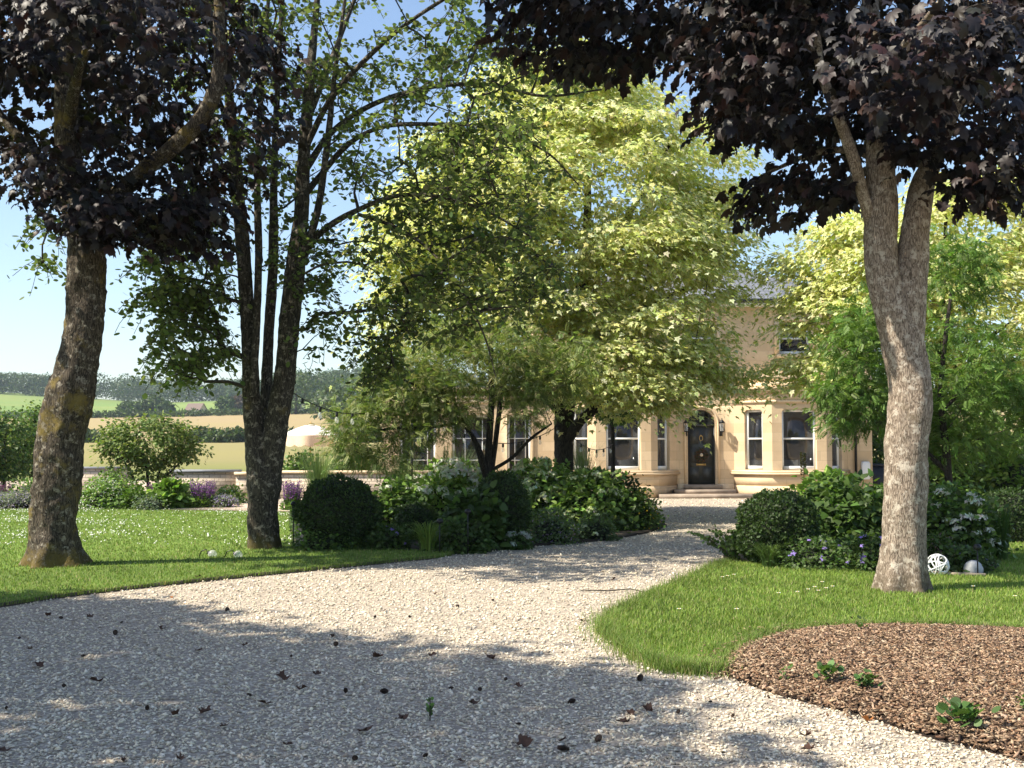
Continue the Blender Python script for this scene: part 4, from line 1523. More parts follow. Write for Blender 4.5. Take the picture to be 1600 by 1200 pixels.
D2 = 18.2
tree('multi_stem_tree', 'slender multi-stemmed tree with arching boughs of small round green leaves', [
    ([(413, 862, D2, 54.0), (412, 830, D2, 52.0), (410, 790, D2, 52.0), (411, 750, D2, 58.0), (404, 715, D2, 44.0), (396, 670, D2, 32.0), (392, 620, D2, 29.0), (390, 540, D2, 27.0), (384, 450, D2, 25.0), (375, 340, D2, 23.0), (366, 230, D2, 20.0), (355, 120, D2, 13.3), (346, 0, D2, 10.1), (340, -150, D2, 5.5)], None),
    ([(414, 760, D2, 46.0), (424, 710, D2, 42.0), (435, 650, D2, 41.0), (446, 580, D2, 38.0), (452, 500, D2, 38.0), (460, 430, D2, 35.0), (470, 340, D2, 28.0), (474, 260, D2, 25.0), (482, 150, D2, 20.0), (492, 40, D2, 12.5), (505, -100, D2, 7.0)], 0.0),
    ([(414, 700, D2 + .25, 22.0), (416, 620, D2 + .3, 20.0), (420, 520, D2 + .3, 19.0), (427, 400, D2 + .3, 18.0), (428, 280, D2 + .3, 13.3), (433, 150, D2 + .3, 10.9), (440, 20, D2 + .3, 8.6), (448, -120, D2 + .3, 4.7)], 0.0),
    ([(394, 620, D2 - .15, 16), (400, 520, D2 - .2, 14), (404, 400, D2 - .2, 13), (402, 280, D2 - .2, 12), (408, 150, D2 - .2, 10), (418, 20, D2 - .2, 7), (425, -120, D2 - .2, 4)], 0),
    ([(450, 520, D2 - .1, 17), (468, 420, D2 - .2, 15), (496, 330, D2 - .3, 13), (512, 220, D2 - .3, 11), (525, 100, D2 - .3, 8), (545, -40, D2 - .3, 5)], 1),
    ([(455, 460, D2, 20.0), (480, 390, D2 - .1, 13.3), (512, 355, D2 - .2, 10.9), (560, 328, D2 - .4, 9.4), (620, 306, D2 - .6, 7.8), (690, 308, D2 - .9, 6.2), (760, 330, D2 - 1.2, 4.7), (830, 370, D2 - 1.4, 3.1)], 0.8),
    ([(472, 310, D2, 13.3), (500, 275, D2, 10.9), (545, 225, D2 - .2, 9.4), (600, 198, D2 - .5, 7.8), (680, 194, D2 - .8, 7.0), (760, 200, D2 - 1.0, 5.5), (850, 235, D2 - 1.2, 3.9), (905, 290, D2 - 1.3, 2.3)], 0.8),
    ([(474, 270, D2, 13.3), (520, 205, D2 + .2, 10.9), (590, 160, D2 + .4, 9.4), (680, 135, D2 + .5, 7.8), (770, 133, D2 + .5, 7.0), (850, 150, D2 + .4, 5.5), (940, 140, D2 + .2, 3.1)], 0.8),
    ([(478, 230, D2, 11.7), (520, 150, D2 - .4, 10.1), (590, 75, D2 - .8, 8.6), (660, 20, D2 - 1.1, 7.0), (760, -40, D2 - 1.3, 4.7)], 0.8),
    ([(480, 190, D2, 10.9), (515, 100, D2 + .3, 9.4), (550, 10, D2 + .6, 7.0), (590, -90, D2 + .8, 3.9)], 0.8),
    ([(560, 335, D2 - .4, 7.0), (610, 352, D2 - .7, 6.2), (665, 385, D2 - 1.0, 5.5), (715, 445, D2 - 1.3, 4.7), (755, 520, D2 - 1.5, 3.1), (775, 590, D2 - 1.6, 1.6)], 2.3),
    ([(376, 350, D2, 10.1), (350, 315, D2 - .2, 8.6), (315, 300, D2 - .4, 7.0), (280, 330, D2 - .5, 5.5), (262, 400, D2 - .5, 3.1)], 0.0),
    ([(366, 230, D2, 10.1), (340, 150, D2 - .3, 8.6), (300, 80, D2 - .6, 6.2), (250, 40, D2 - .8, 3.9)], 0.0),
], [ell(650, 230, 17.8, 150, 110, 1.6, 68), ell(770, 280, 17.2, 130, 110, 1.4, 64), ell(620, 390, 17.4, 80, 80, 1.1, 34), ell(780, 430, 17.0, 110, 80, 1.0, 40), ell(690, 470, 17.0, 90, 60, 1.0, 24), ell(300, 420, 17.8, 64, 80, 1.0, 64), ell(330, 260, 17.8, 70, 110, 1.0, 40), ell(480, 400, 18.0, 60, 70, 1.0, 26),
    ell(560, 20, 18.0, 300, 120, 2.0, 165), ell(470, 210, 18.4, 110, 130, 1.3, 36), ell(820, 110, 17.8, 100, 60, 1.0, 26), ell(350, 60, 18.5, 110, 150, 1.5, 40), ell(300, 530, 17.6, 55, 80, 0.9, 60), ell(255, 430, 17.6, 30, 60, 0.5, 12), ell(590, 555, 17.2, 34, 50, 0.6, 15), ell(85, 345, 17.6, 22, 22, 0.3, 6), ell(55, 400, 17.6, 20, 16, 0.3, 4), ell(600, 500, 17.2, 50, 40, 0.7, 20), ell(500, 520, 18.0, 30, 40, 0.5, 7)],
     32, M['bark_mid'], pendulous_crown(4, 0.62, 0.092, GRN, step=0.05, wob=0.75, mat=M['thin']), minlen=2.5, flare=0.3, rough=0.06, arch=0.10, tip=0.0042)

D3 = 12.8
tree('crimson_maple', 'pale-barked forked maple with dark purple canopy beside the mulch', [
    ([(1411, 936, D3, 84), (1411, 905, D3, 76), (1413, 860, D3, 72), (1414, 790, D3, 71), (1415, 730, D3, 74), (1418, 680, D3, 79), (1422, 640, D3, 78), (1422, 600, D3, 72), (1414, 560, D3, 72), (1405, 515, D3, 72), (1390, 470, D3, 64), (1379, 430, D3, 58), (1376, 380, D3, 57), (1377, 320, D3, 56), (1375, 260, D3, 50), (1371, 180, D3, 40), (1365, 90, D3, 34), (1358, -20, D3, 27), (1350, -150, D3, 17), (1345, -260, D3, 8)], None),
    ([(1415, 560, D3, 52), (1419, 510, D3, 58), (1421, 460, D3, 58), (1424, 410, D3, 55), (1430, 350, D3, 50), (1442, 290, D3, 44), (1466, 230, D3 - .1, 34), (1495, 150, D3 - .3, 27), (1530, 60, D3 - .5, 20), (1570, -60, D3 - .7, 12), (1600, -180, D3 - .8, 6)], 0),
    ([(1362, 350, D3, 24), (1350, 310, D3 - .1, 22), (1336, 255, D3 - .2, 21), (1315, 195, D3 - .3, 19), (1282, 110, D3 - .4, 17), (1276, 60, D3 - .5, 14), (1250, 0, D3 - .6, 12), (1200, -90, D3 - .7, 8)], 0),
    ([(1276, 80, D3 - .5, 12), (1235, 55, D3 - .2, 10), (1170, 40, D3 + .2, 9), (1100, 35, D3 + .6, 7), (1020, 20, D3 + .9, 5), (930, 40, D3 + 1.1, 3)], 2),
    ([(1371, 160, D3, 22), (1400, 90, D3 - .8, 18), (1440, 40, D3 - 1.6, 13), (1470, 0, D3 - 2.3, 8)], 0),
    ([(1374, 250, D3, 16), (1330, 235, D3 + .5, 13), (1270, 240, D3 + .8, 10), (1200, 270, D3 + .9, 6)], 0),
], [ell(1080, -20, 13.8, 340, 120, 1.4, 165), ell(1230, 120, 13.6, 110, 120, 1.0, 66), ell(1240, 305, 13.4, 95, 34, 0.8, 26), ell(1490, 130, 12.2, 160, 130, 1.6, 92), ell(1560, 265, 11.8, 70, 55, 0.8, 24), ell(930, 55, 13.9, 150, 55, 1.0, 50), ell(900, -240, 13.9, 300, 120, 1.6, 90), ell(1400, -60, 12.6, 320, 120, 2.0, 120), ell(1430, 95, 9.9, 150, 62, 0.6, 34), ell(1330, 180, 13.2, 60, 90, 0.9, 20), ell(1180, 100, 13.8, 100, 90, 1.0, 36), ell(1180, 40, 12.25, 125, 185, 0.6, 72), ell(1150, -160, 12.2, 190, 80, 0.8, 50), ell(800, -190, 13.3, 260, 60, 1.5, 130), ell(1700, 100, 12, 110, 180, 1.6, 40), ell(1140, 205, 13.6, 34, 34, 0.4, 7)],  # some unseen clusters above the frame added to shade upper trunk and right lawn
     33, M['bark_right'], maple_crown(16, 0.18, 0.15, CR, mat=M['crimson'], droop=0.95, up=0.7), minlen=3.4, flare=0.75, rough=0.05)

YA = [(0.13, 0.23, 0.045), (0.17, 0.27, 0.055), (0.10, 0.19, 0.04), (0.22, 0.32, 0.07)]
YB = [(0.88, 0.86, 0.48), (0.86, 0.84, 0.44), (0.90, 0.88, 0.62), (0.82, 0.82, 0.34), (0.62, 0.68, 0.2)]
D4 = 26.5
tree('variegated_maple', 'broad maple with cream and yellow-green leaves in front of the house door', [
    ([(884, 800, D4, 40), (882, 735, D4, 35), (880, 680, D4, 33), (884, 630, D4, 32), (892, 570, D4, 28), (902, 500, D4, 24), (912, 420, D4, 20), (918, 330, D4, 15), (915, 240, D4, 10), (910, 150, D4, 5)], None),
    ([(884, 690, D4, 20), (905, 660, D4 - .3, 18), (940, 630, D4 - .6, 16), (978, 600, D4 - .9, 12), (1020, 560, D4 - 1.2, 8), (1080, 540, D4 - 1.4, 5)], 0),
    ([(888, 600, D4, 18), (930, 540, D4 + .3, 15), (985, 490, D4 + .6, 12), (1050, 460, D4 + .8, 8), (1120, 440, D4 + .9, 5)], 0),
    ([(880, 650, D4, 18), (850, 620, D4 - .2, 15), (800, 590, D4 - .4, 11), (740, 550, D4 - .6, 8), (680, 500, D4 - .7, 4)], 0),
    ([(900, 520, D4, 16), (860, 440, D4, 13), (810, 360, D4, 10), (760, 290, D4, 6)], 0),
    ([(908, 450, D4, 14), (960, 370, D4, 11), (1010, 290, D4, 8), (1050, 220, D4, 5)], 0),
], [ell(1105, 350, 26, 55, 100, 1.3, 20), ell(1120, 560, 25.5, 50, 36, 0.8, 7), ell(900, 330, 24.6, 70, 130, 0.6, 16), ell(890, 330, 26.5, 240, 200, 3.4, 149), ell(890, 150, 26.5, 140, 80, 2.2, 63), ell(960, 150, 26.5, 90, 60, 1.5, 23), ell(640, 370, 26.2, 60, 90, 1.4, 24), ell(700, 270, 26.3, 70, 70, 1.4, 23), ell(1030, 440, 26, 125, 150, 2.6, 79), ell(740, 380, 26, 150, 150, 2.6, 86), ell(970, 572, 25.5, 150, 46, 2.0, 58), ell(1090, 250, 26.5, 80, 90, 1.6, 31), ell(660, 500, 26, 80, 70, 1.6, 27), ell(860, 500, 25, 170, 80, 1.6, 29), ell(1130, 590, 25.5, 50, 25, 0.8, 6), ell(1040, 625, 25.3, 60, 14, 0.6, 5)],
     34, M['bark_dark'], maple_crown(180, 0.40, 0.13, YA, YB, M['cream'], MAPLE_S, 0.2, up=1.4, dome=0.42), minlen=1.5, flare=0.3, tip=0.005, arch=0.05)

D5 = 25.5
tree('variegated_maple', 'cream and yellow-green maple behind the pale forked trunk', [
    ([(1464, 800, D5, 18), (1463, 740, D5, 15), (1464, 660, D5, 13), (1470, 560, D5, 12), (1475, 450, D5, 9), (1478, 340, D5, 6)], None),
    ([(1466, 620, D5, 9), (1400, 560, D5, 7), (1320, 500, D5, 5), (1270, 460, D5, 3)], 0),
    ([(1468, 600, D5, 9), (1530, 540, D5, 7), (1600, 490, D5, 5)], 0),
], [ell(1335, 400, 25.5, 70, 85, 1.6, 40), ell(1300, 480, 25.3, 70, 60, 1.3, 23), ell(1510, 360, 25.5, 130, 110, 2.2, 68), ell(1560, 500, 25, 110, 120, 2.0, 49), ell(1250, 560, 25.5, 45, 50, 1.0, 10), ell(1400, 460, 26, 90, 110, 1.5, 31), ell(1690, 420, 26, 90, 150, 2, 27), ell(1240, 410, 25.6, 40, 18, 0.8, 5)],
     35, M['bark_dark'], maple_crown(180, 0.40, 0.13, YA, YB, M['cream'], MAPLE_S, 0.2, up=1.4, dome=0.42), minlen=1.5, flare=0.2, tip=0.005, arch=0.05)

FG = [(0.10, 0.185, 0.035), (0.13, 0.22, 0.045), (0.08, 0.15, 0.028), (0.16, 0.25, 0.06)]


def frond_crown(per, sp, size, pal, T=FROND, mat=None, droop=0.3):
    def f(root, ends, sk, rng):
        pos, d, off = spray(rng, ends, sk, per, sp, 0.6)
        n = len(pos)
        tip = unit(off) * 0.8 + d * 0.3 + np.array((0, 0, -droop)) + rng.standard_normal((n, 3)) * 0.4
        nor = np.array((0, 0, 0.8)) + unit(off) * 0.4 + rng.standard_normal((n, 3)) * 0.35
        leaves('crown', T, pos, tip, nor, size * (0.6 + 0.6 * rng.random(n)), pick(rng, n, pal), mat=mat or M['green'], parent=root)
    return f


D6 = 21.5
tree('feathery_tree', 'bright green feathery-leaved tree on both sides of the pale forked trunk', [
    ([(1490, 860, D6, 16), (1485, 780, D6, 14), (1478, 700, D6, 12), (1470, 620, D6, 10), (1476, 540, D6, 8), (1486, 460, D6, 5)], None),
    ([(1482, 740, D6, 9), (1430, 690, D6, 8), (1370, 640, D6 - .2, 6), (1300, 600, D6 - .3, 4)], 0),
    ([(1472, 640, D6, 8), (1530, 590, D6, 6), (1590, 560, D6, 4)], 0),
], [ell(1340, 545, 21.5, 62, 56, 1.2, 42), ell(1318, 622, 21.3, 44, 34, 0.8, 22), ell(1490, 580, 21.8, 95, 100, 1.6, 74), ell(1500, 420, 22, 50, 60, 1.0, 34), ell(1350, 640, 21.6, 60, 40, 0.8, 26), ell(1570, 650, 22, 80, 60, 1.4, 46), ell(1480, 690, 21.8, 50, 40, 0.8, 22), ell(1380, 500, 21.8, 60, 60, 0.9, 26)],
     36, M['bark_dark'], frond_crown(26, 0.19, 0.17, FG), minlen=0.9, tip=0.003, arch=0.05, flare=0.2)

OL = [(0.19, 0.24, 0.07), (0.15, 0.21, 0.055), (0.24, 0.28, 0.10), (0.30, 0.30, 0.14), (0.12, 0.18, 0.045)]
D7 = 23.0
tree('rowan_tree', 'small multi-stemmed tree with fine olive leaves rising from the hydrangeas', [
    ([(764, 800, D7, 16), (763, 740, D7, 14), (764, 690, D7, 12), (768, 630, D7, 11), (767, 570, D7, 9), (770, 500, D7, 5)], None),
    ([(760, 745, D7, 10), (748, 700, D7 - .2, 9), (722, 660, D7 - .4, 8), (690, 640, D7 - .6, 7), (660, 610, D7 - .8, 5), (625, 590, D7 - 1, 3)], 0),
    ([(768, 740, D7, 10), (778, 660, D7 + .2, 9), (785, 600, D7 + .3, 8), (800, 540, D7 + .4, 5)], 0),
    ([(758, 745, D7, 9), (742, 690, D7 + .2, 8), (715, 640, D7 + .3, 6), (700, 590, D7 + .4, 4)], 0),
    ([(720, 660, D7 - .4, 6), (670, 668, D7 - .7, 5), (610, 670, D7 - 1, 4), (560, 680, D7 - 1.2, 2)], 1),
    ([(768, 735, D7, 7), (800, 715, D7 - .2, 6), (830, 685, D7 - .4, 5), (862, 662, D7 - .5, 3)], 0),
], [ell(640, 605, 22.5, 62, 50, 1.2, 58), ell(740, 555, 23, 120, 62, 1.6, 110), ell(565, 670, 22, 46, 44, 0.8, 34), ell(830, 590, 23, 60, 40, 1.2, 46), ell(600, 640, 22.3, 40, 40, 0.8, 24), ell(700, 620, 22.5, 60, 30, 0.8, 26), ell(560, 710, 22, 26, 20, 0.5, 8), ell(890, 570, 22.6, 40, 40, 0.8, 20), ell(650, 680, 22.2, 50, 30, 0.6, 18), ell(690, 650, 22.4, 50, 30, 0.7, 18), ell(830, 640, 22.6, 40, 30, 0.6, 16), ell(620, 720, 21.8, 36, 24, 0.5, 8)],
     37, M['bark_dark'], frond_crown(24, 0.17, 0.17, OL, FROND_N), minlen=0.8, tip=0.003, arch=0.05, flare=0.2)

DG = [(0.06, 0.12, 0.02), (0.08, 0.15, 0.03), (0.045, 0.09, 0.018)]
D8 = 30.0
tree('young_tree', 'thin-stemmed young tree standing before the left bay window', [
    ([(958, 775, D8, 9), (958, 720, D8, 8), (957, 660, D8, 7), (957, 610, D8, 5)], None)],
    [ell(955, 630, 30, 46, 30, 0.8, 36)], 38, M['bark_dark'], maple_crown(22, 0.2, 0.15, DG, mat=M['green'], T=MAPLE_S), minlen=1.5, flare=0.1, sides=12)

# trees out at the edges
SG = [(0.14, 0.20, 0.045), (0.17, 0.23, 0.06), (0.11, 0.16, 0.04), (0.22, 0.26, 0.09)]
D9 = 33.0
tree('garden_shrub', 'open multi-stemmed shrub with loose pale green foliage behind the flower border', [
    ([(232, 790, D9, 6), (230, 740, D9, 5), (222, 700, D9, 3)], None),
    ([(238, 785, D9, 5), (248, 740, D9, 4), (262, 700, D9, 3)], 0),
    ([(240, 785, D9, 5), (255, 750, D9, 4), (295, 710, D9, 2)], 0),
    ([(230, 785, D9, 5), (205, 740, D9, 4), (185, 705, D9, 2)], 0),
], [ell(232, 690, 33, 76, 42, 1.0, 190), ell(180, 700, 33, 30, 24, 0.5, 22), ell(300, 705, 33, 26, 16, 0.4, 12), ell(225, 735, 33, 60, 20, 0.6, 24)],
     39, M['bark_dark'], maple_crown(28, 0.13, 0.10, SG, mat=M['green'], T=OVAL, flat=0.8), minlen=0.5, tip=0.003, flare=0.1, sides=10)
for k, (px, D, top, rx, lab) in enumerate(((6, 42, 640, 46, 'mid green willowy tree at the far left beyond the lawn'), (52, 45, 632, 34, 'pale green loose tree close behind the leaning trunk'), (-60, 40, 615, 60, 'tall bushy green tree past the left edge of the lawn'))):
    tree('boundary_tree', lab, [([(px, 790, D, 8), (px, 720, D, 7), (px + 3, 650, D, 4)], None)],
         [ell(px, (top + 760) / 2, D, rx, (760 - top) / 2, 1.4, 130)], 40 + k, M['bark_dark'], maple_crown(34, 0.22, 0.12, DG + SG[:2], mat=M['green'], T=OVAL, flat=0.9), minlen=0.6, flare=0.1, sides=8, group='trees at the left boundary')
for k, (px, D, top, rx, lab) in enumerate(((1460, 41, 520, 80, 'dense green tree showing beyond the right house corner'), (1600, 36, 540, 90, 'sunlit broadleaf tree closing the view at the right edge'), (1395, 46, 560, 50, 'dark green tree close behind the house corner'))):
    tree('boundary_tree', lab, [([(px, 790, D, 12), (px, 700, D, 10), (px + 3, 620, D, 6)], None)],
         [ell(px, (top + 770) / 2, D, rx, (770 - top) / 2, 1.8, 200)], 45 + k, M['bark_dark'], maple_crown(34, 0.3, 0.17, GRN + FG[:2], mat=M['green'], T=OVAL, flat=0.9), minlen=0.6, flare=0.1, sides=8, group='trees behind the right border')

# neighbours of the left maple, beyond the frame, whose shade lies on the drive
for k, (x, y, rr, zc, rz, n, lab) in enumerate(((-10.7, 3.4, 4.6, 7.8, 4.6, 520, 'purple maple nearest the camera that shades the foreground gravel'), (-11.9, 7.7, 2.5, 7.0, 3.2, 300, 'purple maple beyond the picture that shades the lawn margin'))):
    T0 = Vector((x, y, 0))
    rng = np.random.default_rng(60 + k)
    root = thing('crimson_maple', lab, 'tree', (x, y, 0))
    mb = MB()
    sk = Skeleton()
    pos = np.array([(x + 0.1 * math.sin(z), y, z) for z in np.linspace(0, zc + rz * 0.6, 30)])
    rad = np.linspace(0.3, 0.05, 30)
    limb(mb, pos, rad, rng, 16, 0.06, 0.3)
    sk.chain(pos, rad, -1, True)
    tr_ = mb.build('trunk', M['bark_left'], root, smooth=True)
    tr_.data.transform(Matrix.Translation(-T0))
    ends = sk.attach(in_ell(rng, [(np.array((x, y, zc)), np.array((rr, rr, rz)), n)], 0.4), rng, minlen=2.6)
    maple_crown(60, 0.32, 0.22, CR, mat=M['crimson'])(root, ends, sk, rng)
    V, Fc = sk.tubes()
    mk('branches', V - np.array(root.location), Fc, M['twig'], root)


# ------------------------------------------------------------------ shrubs and flowers
def place(px, base, wpx, top):
    g = G(px, base)
    D = g[1]
    return g, wpx * D / F / 2, P(px, top, D)[2]


def stemset(root, rng, r, h, n, mat=None, rad=0.006):
    mb = MB()
    for _ in range(n):
        a, q = rng.random() * 6.283, r * 0.7 * rng.random()
        e = np.array((q * math.cos(a), q * math.sin(a), h * (0.55 + 0.4 * rng.random())))
        mb.tube([(e[0] * 0.2, e[1] * 0.2, 0), (e[0] * 0.6, e[1] * 0.6, e[2] * 0.6), tuple(e)], (rad * 1.3, rad, rad * 0.6), 4)
    return mb.build('stems', mat or M['twig'], root)


def topiary(px, base, wpx, top, seed, label, n=9000):
    rng = np.random.default_rng(seed)
    g, r, h = place(px, base, wpx, top)
    root = thing('clipped_box_ball', label, 'topiary', (g[0], g[1] + r * 0.7, 0), group='clipped box balls')
    c = np.array((g[0], g[1] + r * 0.7, h * 0.48))
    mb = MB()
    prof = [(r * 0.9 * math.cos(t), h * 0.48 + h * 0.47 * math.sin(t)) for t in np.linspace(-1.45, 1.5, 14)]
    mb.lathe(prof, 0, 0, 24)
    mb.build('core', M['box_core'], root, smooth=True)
    d = unit(rng.standard_normal((n, 3)))
    q = 0.92 + 0.10 * rng.random((n, 1)) ** 2
    lump = 1 + 0.075 * np.sin(d[:, 0:1] * 7 + seed) * np.sin(d[:, 2:3] * 6 + 1) + 0.03 * np.sin(d[:, 1:2] * 15 + d[:, 2:3] * 9)
    pos = c + d * q * lump * np.array((r, r, h * 0.52))
    pos = pos[pos[:, 2] > 0.03]
    d = d[:len(pos)]
    d = unit((pos - c) / np.array((r, r, h * 0.52)))
    k = len(pos)
    leaves('foliage', SMALL, pos, d * 0.6 + rng.standard_normal((k, 3)) * 0.7, d + rng.standard_normal((k, 3)) * 0.5, 0.05 * (0.6 + 0.7 * rng.random(k)),
           pick(rng, k, [(0.035, 0.065, 0.016), (0.045, 0.085, 0.02), (0.028, 0.052, 0.014), (0.06, 0.10, 0.028)]), mat=M['green'], parent=root)
    return root


topiary(522, 862, 132, 746, 71, 'large clipped box dome at the near corner of the left bed', 11000)
topiary(785, 856, 86, 738, 72, 'clipped box ball half hidden by leafy stems mid bed', 8000)
topiary(648, 848, 72, 786, 73, 'small dark clipped ball between the two larger box balls', 5000)
topiary(1226, 888, 130, 768, 74, 'rounded clipped box ball at the corner of the right bed', 12000)
topiary(1592, 850, 100, 765, 75, 'dark clipped box ball at the far right of the lawn', 7000)


def bush(name, label, px, base, wpx, top, seed, n, size, pal, T=OVAL, cat='shrub', flowers=0, fcol=None, fsize=0.06, head=False, up=0.8, mat=None, group=None, flow_top=True, dep=1.0, core=True, scatter_flowers=0, each=True):
    rng = np.random.default_rng(seed)
    g, r, h = place(px, base, wpx, top)
    cen = np.array((g[0], g[1] + r * dep * 0.7, 0))
    root = thing(name, label, cat, cen, group=group)
    stemset(root, rng, r, h, 14)
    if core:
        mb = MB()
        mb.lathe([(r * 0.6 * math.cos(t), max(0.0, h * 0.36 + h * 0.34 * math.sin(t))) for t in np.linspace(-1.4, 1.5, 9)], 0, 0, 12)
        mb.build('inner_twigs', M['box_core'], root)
    nl = max(8, n // 40)
    d = unit(rng.standard_normal((nl, 3)))
    d[:, 2] = np.abs(d[:, 2])
    cc = d * (0.55 + 0.45 * rng.random((nl, 1))) * np.array((r, r * dep, h))
    cc[:, 2] = np.maximum(cc[:, 2], 0.08 * h * rng.random(nl))
    pos = np.repeat(cc, 40, 0)[:n] + rng.standard_normal((min(n, nl * 40), 3)) * min(0.16, r * 0.22)
    pos[:, 2] = np.clip(pos[:, 2], 0.02, h * 1.04)
    k = len(pos)
    ow = unit(pos * np.array((1, 1, 0.3)))
    leaves('foliage', T, pos + cen, ow * 0.7 + rng.standard_normal((k, 3)) * 0.5 + np.array((0, 0, -0.15)), np.array((0, 0, up)) + ow * 0.5 + rng.standard_normal((k, 3)) * 0.4, size * (0.6 + 0.7 * rng.random(k)), pick(rng, k, pal), mat=mat or M['green'], parent=root)
    for j in range(flowers):
        dd = unit(rng.standard_normal(3))
        dd[2] = abs(dd[2]) * 0.9 + 0.25
        dd[1] = -abs(dd[1]) if rng.random() < 0.75 else dd[1]
        dd = unit(dd)
        c = dd * np.array((r, r * dep, h)) * 1.02
        s = fsize * (0.65 + 0.6 * rng.random())
        if head:     # mophead / flat head of many florets
            m_ = 46
            fd = unit(rng.standard_normal((m_, 3)))
            fd[:, 2] = np.abs(fd[:, 2])
            fp = c + fd * np.array((s, s, s * (0.75 if head == 'dome' else 0.25)))
            o = leaves('flower_head', SMALL, fp + cen, unit(np.cross(fd, rng.standard_normal((m_, 3)))), fd, s * 0.75, pick(rng, m_, fcol, 0.08), mat=M['petal'], parent=root)
        else:        # five open petals
            an = np.arange(5) * 1.2566 + rng.random() * 6
            nn_ = unit(dd + np.array((0, -0.5, 0.4)))
            a_ = unit(np.cross(nn_, (0, 0, 1.0)))
            b_2 = np.cross(nn_, a_)
            tp = np.cos(an)[:, None] * a_ + np.sin(an)[:, None] * b_2
            leaves('flower', HEART, np.repeat((c + cen)[None], 5, 0), tp, np.repeat(nn_[None], 5, 0), s, pick(rng, 5, fcol, 0.06), mat=M['petal'], parent=root)
    if scatter_flowers:
        m_ = scatter_flowers
        dd = unit(rng.standard_normal((m_, 3)))
        dd[:, 2] = np.abs(dd[:, 2])
        fp = dd * np.array((r, r * dep, h)) * (0.9 + 0.2 * rng.random((m_, 1)))
        kind(leaves('small_flowers', SMALL, fp + cen, rng.standard_normal((m_, 3)), dd + rng.standard_normal((m_, 3)) * 0.4, fsize, pick(rng, m_, fcol, 0.12), mat=M['petal'], parent=root), 'stuff')
    return root


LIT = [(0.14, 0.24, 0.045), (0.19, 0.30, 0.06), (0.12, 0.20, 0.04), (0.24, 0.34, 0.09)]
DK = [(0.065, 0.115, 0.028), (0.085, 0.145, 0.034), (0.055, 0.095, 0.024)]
WHT = [(0.74, 0.76, 0.64), (0.66, 0.72, 0.52), (0.78, 0.78, 0.72)]
LIME = [(0.5, 0.6, 0.26), (0.62, 0.66, 0.38), (0.72, 0.74, 0.56)]
PUR = [(0.30, 0.22, 0.60), (0.34, 0.24, 0.66), (0.26, 0.2, 0.5)]
bush('hydrangea', 'white hydrangea behind the small dark ball, below the string-light pole', 700, 826, 150, 726, 80, 6000, 0.095, LIT, HEART, 'shrub', 40, WHT, 0.12, 'dome', group='white hydrangeas')
bush('hydrangea', 'sunlit hydrangea with lime and white heads under the dark trunk of the cream maple', 845, 828, 150, 726, 81, 6400, 0.10, LIT, HEART, 'shrub', 40, LIME, 0.13, 'dome', group='white hydrangeas')
bush('hydrangea', 'hydrangea with pale green heads left of the yellow-flowered bush', 925, 832, 120, 742, 82, 4800, 0.10, LIT + DK, HEART, 'shrub', 14, LIME, 0.09, 'dome', group='white hydrangeas')
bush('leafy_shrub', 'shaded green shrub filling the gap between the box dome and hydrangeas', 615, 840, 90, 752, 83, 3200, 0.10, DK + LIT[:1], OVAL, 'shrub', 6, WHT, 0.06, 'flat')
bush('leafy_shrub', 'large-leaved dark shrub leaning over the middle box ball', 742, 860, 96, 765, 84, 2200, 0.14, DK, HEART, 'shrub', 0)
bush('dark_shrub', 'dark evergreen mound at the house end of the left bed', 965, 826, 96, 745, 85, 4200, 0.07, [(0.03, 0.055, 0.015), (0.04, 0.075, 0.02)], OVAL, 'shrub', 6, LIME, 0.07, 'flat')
bush('yellow_flower_bush', 'low dark bush with golden yellow flowers at the drive corner', 1002, 830, 62, 768, 86, 2400, 0.06, DK, OVAL, 'shrub', 0, [(0.55, 0.38, 0.02), (0.6, 0.45, 0.04)], 0.05, scatter_flowers=70)
bush('geranium_clump', 'violet-flowered geranium clump between the two yellow-green grass tufts', 602, 862, 70, 824, 87, 2000, 0.06, DK, MAPLE_S, 'flowers', 7, PUR, 0.036)
bush('catmint_clump', 'soft mauve catmint spilling onto the gravel below the hydrangeas', 862, 851, 92, 800, 88, 2800, 0.045, [(0.13, 0.19, 0.07), (0.17, 0.23, 0.09), (0.1, 0.15, 0.06)], OVAL, 'flowers', 0, [(0.36, 0.26, 0.42), (0.42, 0.3, 0.44)], 0.03, scatter_flowers=260)
bush('catmint_clump', 'small dusky catmint clump beside the yellow-flowered bush', 935, 846, 66, 806, 89, 1900, 0.045, [(0.08, 0.12, 0.045), (0.1, 0.15, 0.05)], OVAL, 'flowers', 4, LIME, 0.05, 'flat')
bush('sedum_clump', 'low clump of flat grey-white flower heads in front of the middle box ball', 808, 859, 48, 832, 90, 1200, 0.05, DK, OVAL, 'flowers', 9, [(0.42, 0.46, 0.38), (0.5, 0.52, 0.45)], 0.06, 'flat')
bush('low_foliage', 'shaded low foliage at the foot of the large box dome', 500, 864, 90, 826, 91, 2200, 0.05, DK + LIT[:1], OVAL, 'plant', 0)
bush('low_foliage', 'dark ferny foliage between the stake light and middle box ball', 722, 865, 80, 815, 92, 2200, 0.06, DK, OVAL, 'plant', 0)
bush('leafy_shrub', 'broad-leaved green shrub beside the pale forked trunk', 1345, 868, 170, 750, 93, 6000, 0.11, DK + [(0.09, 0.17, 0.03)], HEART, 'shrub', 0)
bush('tall_perennial', 'yellow-green perennial rising behind the right box ball', 1300, 826, 100, 742, 94, 1800, 0.14, LIT, HEART, 'plant', 0)
bush('geranium_clump', 'violet-flowered geranium at the foot of the right box ball', 1285, 894, 120, 845, 95, 3200, 0.055, DK, MAPLE_S, 'flowers', 12, PUR, 0.042)
